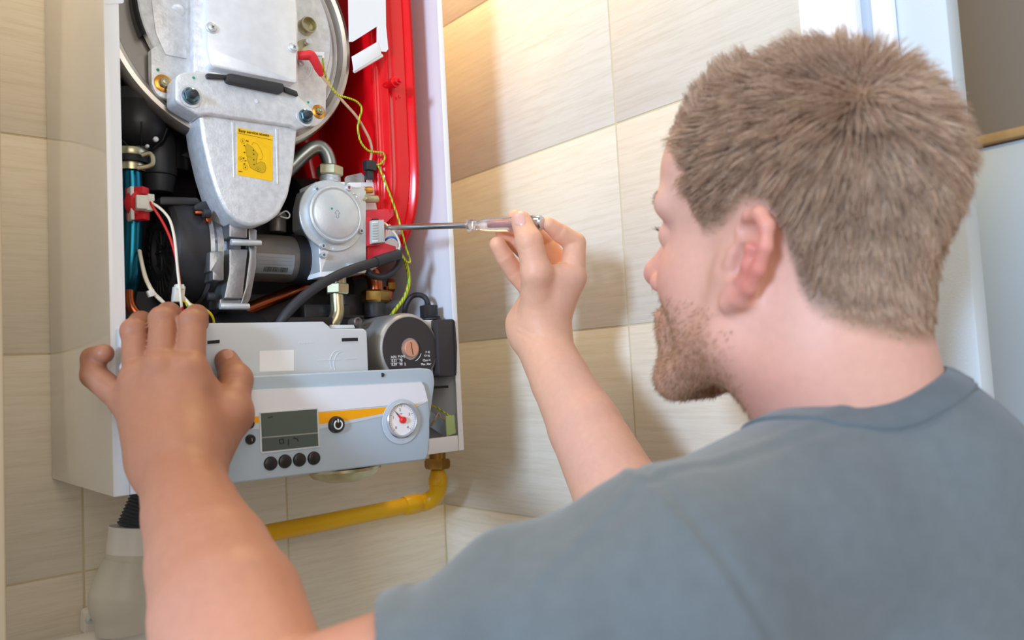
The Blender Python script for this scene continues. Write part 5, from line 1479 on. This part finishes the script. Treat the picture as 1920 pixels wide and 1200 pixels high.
LEN = (0.019 + 0.010 * up + 0.010 * front) * edge * rng.uniform(0.75, 1.2, NH) * (1 - 0.35 * brow_ * (1 - np.clip((rl[:, 2] - 0.075) / 0.02, 0, 1)))
l0 = 0.36 + 0.30 * up + 0.35 * front; l1 = 0.06 + 0.20 * up + 0.35 * front
c1, c2, c3 = (np.array(srgb(c)) for c in ((188, 155, 129), (146, 115, 94), (224, 194, 166)))
low = 0.5 + 0.5 * np.sin(R0[:, 0] * 310 + 3 * np.sin(R0[:, 2] * 190) + R0[:, 1] * 270)
mix = np.clip(rng.normal(0.5, 0.25, NH) * 0.6 + low * 0.4, 0, 1)[:, None]
HC_ = np.where(mix < 0.5, c2 + (c1 - c2) * mix * 2, c1 + (c3 - c1) * (mix - 0.5) * 2)
strands('hair', R0, RN, T0, LEN, l0, l1, 0.00034, HC_, 'hair_strands', person, 0.13, 1100, 5, 0.08)['label'] = 'short tousled fair brown hair'
# stubble beard along the jaw
bj = (fl[:, 2] < -0.026) & (fl[:, 0] > -0.016) & (fl[:, 2] > -0.122) & (np.linalg.norm(fl - np.array([0.035, 0, -0.06]), axis=1) < 0.088)
bp = np.clip((-0.024 - fl[:, 2]) / 0.035, 0, 1) * np.clip((fl[:, 0] + 0.018) / 0.035, 0.03, 1)
bc = np.where(bj)[0]
pb = bp[bc] + 1e-4; pb /= pb.sum()
RB = pick(bc, 9500, pb); NBn = skin.normal(RB)
TB = np.tile(-h_u * 0.9 + h_f * 0.3, (len(RB), 1)); TB = TB - NBn * (TB * NBn).sum(1)[:, None]; TB /= np.linalg.norm(TB, axis=1)[:, None]
cb = np.array(srgb((150, 112, 84))); cb2 = np.array(srgb((196, 156, 118)))
mb_ = rng.random((len(RB), 1))
strands('beard', RB, NBn, TB, rng.uniform(0.003, 0.0065, len(RB)), np.full(len(RB), 0.6), np.full(len(RB), 0.35), 0.00018, cb + (cb2 - cb) * mb_, 'hair_strands', person, 0.25, 0, 2)['label'] = 'short reddish stubble along the jaw'
# eyebrow
eb_ = np.where((np.abs(fl[:, 1]) > 0.010) & (np.abs(fl[:, 1]) < 0.056) & (np.abs(fl[:, 2] - 0.040) < 0.005) & (fl[:, 0] > 0.06))[0]
if len(eb_):
    RE = pick(eb_, 500); NE = skin.normal(RE); TE = np.sign(((RE - HO) @ h_l))[:, None] * h_l * 0.9 - h_f * 0.3
    TE = TE - NE * (TE * NE).sum(1)[:, None]; TE /= np.linalg.norm(TE, axis=1)[:, None]
    strands('eyebrows', RE, NE, TE, rng.uniform(0.005, 0.009, 500), np.full(500, 0.3), np.full(500, 0.1), 0.0002, np.tile(np.array(srgb((150, 112, 84))), (500, 1)), 'hair_strands', person, 0.1, 0, 2)
# eyelashes on the edge of the lid
LT = []
for s in (1, -1):
    for i in range(26):
        LT.append(hl(0.0918 - 0.0005 * abs(i - 13) * 0.5, 0.034 * s + (i - 13) * 0.0009, 0.0155))
LT = np.array(LT); nl = np.tile(h_f, (len(LT), 1)); tl = np.tile(h_u * 0.5 + h_f * 0.4, (len(LT), 1))
strands('eyelashes', LT, nl, tl, np.full(len(LT), 0.008), np.full(len(LT), 0.6), np.full(len(LT), 0.3), 0.00022, np.tile(np.array(srgb((70, 50, 40))), (len(LT), 1)), 'hair_strands', person, 0.1, 0, 2)

# --- nails, laid on the thumbs
def nail(cx, cy, ax, ay, hw, hh, m='nail'):
    """cx, cy centre in the picture; (ax, ay) unit direction of the nail's tip"""
    b = MB(); n = 8; P = {}
    for i in range(n + 1):
        for j in range(n + 1):
            a, c = (i / n * 2 - 1), (j / n * 2 - 1)
            k = 1 - 0.18 * (abs(a) ** 3) * abs(c) ** 3
            px = cx + ax * c * hh * k + -ay * a * hw * k; py = cy + ay * c * hh * k + ax * a * hw * k
            q = skin.trace(CAM, ray(px, py))
            P[i, j] = None if q is None else q - np.array(ray(px, py)) * (0.0006 if max(abs(a), abs(c)) < 0.95 else -0.0002)
    vv = {}
    for k_, p in P.items():
        if p is not None: vv[k_] = b.bm.verts.new(Vector(p))
    for i in range(n):
        for j in range(n):
            ks = ((i, j), (i + 1, j), (i + 1, j + 1), (i, j + 1))
            if all(k_ in vv for k_ in ks): b.bm.faces.new([vv[k_] for k_ in ks])
    o = part('thumbnail', b, m, person, angle=1.2)
nail(974, 410, -0.12, -0.99, 12, 12.5)
mat('nail_shade', (178, 130, 110), 0.3)  # darker copy of the nail, shaded in colour like the left hand
nail(427, 664, -0.35, -0.94, 10, 8, 'nail_shade')

# --- t-shirt
sh = Field()
SN = np.array(PD(1680, 904, 0.54))
tl_ = LS - RS; tl_[2] = 0; tl_ /= np.linalg.norm(tl_)
tf_ = np.array([tl_[1], -tl_[0], 0.0]); tf_ = tf_ if tf_[1] > 0 else -tf_
TA = np.array([tl_, tf_, [0, 0, 1.0]])
sh.cone(SN, LS, 0.0745, 0.0680, 0.001)
sh.cone(SN, RS, 0.0765, 0.070, 0.03)
sh.ell(MID + np.array([0, 0, -0.27]), TA, (0.20, 0.125, 0.27), 0.05)
sh.cone(SN - tf_ * 0.015 - np.array([0, 0, 0.03]), MID - tf_ * 0.02 + np.array([0, 0, -0.16]), 0.07, 0.115, 0.04)
ld = (LEL - LS); LL = np.linalg.norm(ld); ld /= LL
def along_px(t):
    return pix((LS + ld * t)[None])[0][0]
tt = 0.0
while along_px(tt) > 762 and tt < LL: tt += 0.001
HEM = LS + ld * tt
sl1 = LS + ld * tt * 0.45
def sleeve(P):
    best = None
    for a, b_, r1, r2 in ((LS, sl1, 0.0720, 0.060), (sl1, HEM + ld * 0.05, 0.060, 0.0520)):
        ba = b_ - a; pa = P - a
        h = np.clip((pa @ ba) / (ba @ ba), 0, 1)
        e = np.linalg.norm(pa - h[:, None] * ba, axis=1) - (r1 + (r2 - r1) * h)
        if best is None: best = e
        else:
            k = 0.02; q = np.maximum(k - np.abs(best - e), 0) / k; best = np.minimum(best, e) - q * q * k * 0.25
    pl = (P - HEM) @ ld
    inner = np.linalg.norm((P - LS) - ((P - LS) @ ld)[:, None] * ld, axis=1) - 0.0475
    best = np.maximum(best, pl)
    hole = np.maximum(inner, -(pl + 0.035))
    return np.maximum(best, -hole)
sh.add(sleeve, (LS + HEM) / 2, tt / 2 + 0.09, 0.012)
rd = (REL - RS); rl_ = np.linalg.norm(rd); rd /= rl_
sh.cone(RS, RS + rd * rl_ * 0.75, 0.068, 0.058, 0.02)
# seams, stitching and soft folds
def plane3(a, b_, c):
    n = np.cross(b_ - a, c - a); n /= np.linalg.norm(n); return a, n
s0, sn = plane3(np.array(PD(1190, 890, 0.46)), np.array(PD(1312, 1020, 0.40)), np.array(PD(1440, 1200, 0.375)))
def seam(P):
    s = (P - s0) @ sn
    g = 0.0016 * np.exp(-((s - 0.003) / 0.0030) ** 2) - 0.0014 * np.exp(-((s + 0.003) / 0.0035) ** 2)
    return g * np.exp(-(np.linalg.norm(P - LS, axis=1) / 0.13) ** 6)
sh.add(seam, LS, 0.15, 0.001, 'd')
q0, qn = plane3(np.array(PD(1690, 730, 0.50)), np.array(PD(1480, 860, 0.46)), np.array(PD(1300, 945, 0.42)) + np.array([0, 0, -0.05]))
def seam2(P):
    s = (P - q0) @ qn
    return (0.0012 * np.exp(-((s - 0.003) / 0.003) ** 2) - 0.0012 * np.exp(-((s + 0.003) / 0.003) ** 2)) * np.clip((P[:, 2] - LS[2]) / 0.03, 0, 1)
sh.add(seam2, SN, 0.3, 0.001, 'd')
def hemline(P):
    t = (P - HEM) @ ld
    r = np.linalg.norm((P - LS) - ((P - LS) @ ld)[:, None] * ld, axis=1)
    return 0.0010 * np.exp(-((t + 0.020) / 0.0018) ** 2) * (r < 0.07)
sh.add(hemline, HEM, 0.08, 0.001, 'd')
def folds(P):
    u = (P - LS) @ ld
    v = P[:, 2] - LS[2]
    w = (P - LS) @ np.cross(ld, np.array([0, 0, 1.0]))
    a = 0.0046 * np.sin(u * 92 + v * 60 + 1.2 * np.sin(w * 40)) * np.exp(-((u - tt * 0.72) / 0.055) ** 2) * np.clip((np.linalg.norm(P - LS - np.outer(u, ld), axis=1) < 0.09), 0, 1)
    b_ = 0.0026 * np.sin(P[:, 0] * 34 + P[:, 2] * 46 + 2.0 * np.sin(P[:, 1] * 28)) * np.sin(P[:, 2] * 22 - P[:, 0] * 12 + 0.6)
    return (a + b_) * np.clip((tt - 0.012 - u) / 0.02, 0, 1)
sh.add(folds, MID, 1.0, 0.001, 'd')
TV, TF = sh.mesh((-0.02, -0.80, MID[2] - 0.58), (0.68, -0.20, SN[2] + 0.12), 0.0028)
TV = relax(TV, TF, 1, 0.4)
gcol = np.array(srgb((106, 113, 116)))
tc_ = np.tile(gcol, (len(TV), 1))
shirt = link('t_shirt', np_mesh('t_shirt', TV, TF, tc_), 'jersey', person)
shirt['label'] = 'slate grey cotton t-shirt'
# ribbed collar: follows the line where the neck leaves the shirt
na = NB - hl(-0.036, 0, -0.055); na /= np.linalg.norm(na)
nu = h_f - na * (h_f @ na); nu /= np.linalg.norm(nu); nv = np.cross(na, nu)
ring = []
top0 = hl(-0.036, 0, -0.055)
NA_ = 96
for i in range(NA_):
    a = 2 * math.pi * i / NA_
    o = nu * math.cos(a) + nv * math.sin(a)
    best = None
    for t in np.arange(-0.02, 0.22, 0.001):
        r = 0.058 + (0.064 - 0.058) * np.clip(t / np.linalg.norm(NB - top0), 0, 1)
        p = top0 + na * t + o * (r + 0.0035)
        if float(sh.eval(p[None])[0]) < 0.0: best = (p, o); break
    ring.append(best if best else (top0 + na * 0.22 + o * 0.066, o))
RP_ = np.array([r[0] for r in ring]); RO = np.array([r[1] for r in ring])
for _ in range(6): RP_ = (np.roll(RP_, 1, 0) + RP_ * 2 + np.roll(RP_, -1, 0)) / 4
rows = [RP_ + na * 0.006 + RO * -0.001, RP_ - na * 0.0035 + RO * 0.000]
cur = RP_ - na * 0.0035 + RO * 0.002
for k in range(9):
    g = sh.normal(cur); d = sh.eval(cur)
    cur = cur - g * (d - 0.0026)[:, None]
    rows.append(cur.copy())
    dirn = RO * 0.8 + na * 0.9
    dirn = dirn - g * (dirn * g).sum(1)[:, None]; dirn /= np.linalg.norm(dirn, axis=1)[:, None]
    cur = cur + dirn * 0.0023
rows.append(rows[-1] - sh.normal(rows[-1]) * 0.004)
cvv = np.concatenate(rows); nr = len(rows)
cff = np.array([(r * NA_ + i, r * NA_ + (i + 1) % NA_, (r + 1) * NA_ + (i + 1) % NA_, (r + 1) * NA_ + i) for r in range(nr - 1) for i in range(NA_)])
col_o = link('collar', np_mesh('collar', cvv, cff, np.tile(np.array(srgb((98, 107, 112))), (len(cvv), 1))), 'jersey', person)
col_o.parent = shirt; col_o.matrix_parent_inverse = Matrix.Identity(4)
# trousers and shoes below the picture
tr = Field(); PEL = np.array([MID[0], MID[1] - 0.02, 0.98])
tr.ell(PEL, TA, (0.175, 0.12, 0.16), 0.01)
for s in (1, -1):
    tr.cone(PEL + tl_ * 0.085 * s, PEL + tl_ * 0.10 * s + np.array([0, 0, -0.48]), 0.085, 0.062, 0.04)
    tr.cone(PEL + tl_ * 0.10 * s + np.array([0, 0, -0.48]), np.array([PEL[0], PEL[1], 0.07]) + tl_ * 0.11 * s, 0.062, 0.052, 0.03)
QV, QF = tr.mesh(PEL + np.array([-0.32, -0.3, -0.99]), PEL + np.array([0.32, 0.3, 0.3]), 0.008)
mat('denim', (62, 70, 86), 0.85, bump=0.2, bscale=600)
trs = link('trousers', np_mesh('trousers', QV, QF), 'denim', person)
mat('shoe_leather', (40, 38, 36), 0.5)
for s in (1, -1):
    f_ = Field(); c = np.array([PEL[0], PEL[1], 0.0]) + tl_ * 0.11 * s
    f_.cone(c + np.array([0, 0, 0.045]) - tf_ * 0.04, c + tf_ * 0.15 + np.array([0, 0, 0.036]), 0.044, 0.034, 0.01)
    f_.add(lambda P: 0.002 - P[:, 2], c, 0.4, 0.001, 'i')
    XV, XF = f_.mesh(c + np.array([-0.12, -0.15, -0.02]), c + np.array([0.12, 0.25, 0.12]), 0.006)
    link('shoe', np_mesh('shoe', XV, XF), 'shoe_leather', person)

# ------------------------------------------------------------------ screwdriver
mat('clear_plastic', (250, 244, 246), 0.06, trans=0.92, ior=1.42, spec=0.5)
mat('driver_steel', (196, 190, 184), 0.24, 0.95)
mat('cap_chrome', (200, 206, 214), 0.14, 1.0)
mat('neon_red', (196, 140, 138), 0.35)
ST, SE = np.array(PY(722, 427, 0.018)), np.array(PD(1016, 418, 0.824))
sa = SE - ST; sL = np.linalg.norm(sa); sa /= sL
def s_at(px):
    lo_, hi_ = 0.0, 1.3
    for _ in range(40):
        m_ = (lo_ + hi_) / 2
        if pix((ST + sa * sL * m_)[None])[0][0] < px: lo_ = m_
        else: hi_ = m_
    return lo_ * sL
sd = root('screwdriver', ST, 'voltage tester screwdriver with a clear handle held at the valve plug', 'screwdriver')
b = MB(); sx = s_at(760)
b.lathe([(0, 0.0), (0.0022, 0.0), (0.0026, sx * 0.4), (0.0036, sx), (0.0037, s_at(882)), (0, s_at(882))], ST, sa, 20); 
for v in b.bm.verts:
    t = (np.array(v.co) - ST) @ sa
    if t < sx:
        k = 0.35 + 0.65 * (t / sx); c = Vector(ST + sa * t); dd = v.co - c; n_ = Vector(CF); v.co = c + dd - n_ * dd.dot(n_) * (1 - k)
part('blade', b, 'driver_steel', sd, angle=1.0)
h0, h1, h2, h3, h4, h5, h6 = (s_at(p) for p in (878, 884, 889, 898, 911, 960, 1006))
b = MB(); b.lathe([(0, h0), (0.0068, h0), (0.0070, h1), (0.0062, h2), (0.0054, h2 + 0.002), (0.0054, h3), (0.0064, h4 - 0.003), (0.0070, h4), (0.0084, h5), (0.0086, h6 - 0.004), (0.0080, h6), (0, h6)], ST, sa, 10)
part('handle', b, 'clear_plastic', sd, 'clear faceted plastic handle', angle=0.3)
b = MB(); b.cyl(ST + sa * (h4 + 0.004), ST + sa * (h6 - 0.010), 0.0024, seg=16, bevel=0.001); part('neon_lamp', b, 'neon_red', sd)
b = MB(); b.tube([Vector(ST + sa * (h6 - 0.014 + 0.012 * i / 60)) + (Vector(CU) * math.cos(i * 0.63) + Vector(CF) * math.sin(i * 0.63)) * 0.0042 for i in range(61)], 0.0005, 6); part('spring', b, 'cap_chrome', sd)
b = MB(); b.lathe([(0.0, h6 - 0.002), (0.0083, h6 - 0.002), (0.0085, h6 + 0.001), (0.0080, sL - 0.0010), (0.0066, sL + 0.0006), (0, sL + 0.001)], ST, sa, 28); part('end_cap', b, 'cap_chrome', sd)
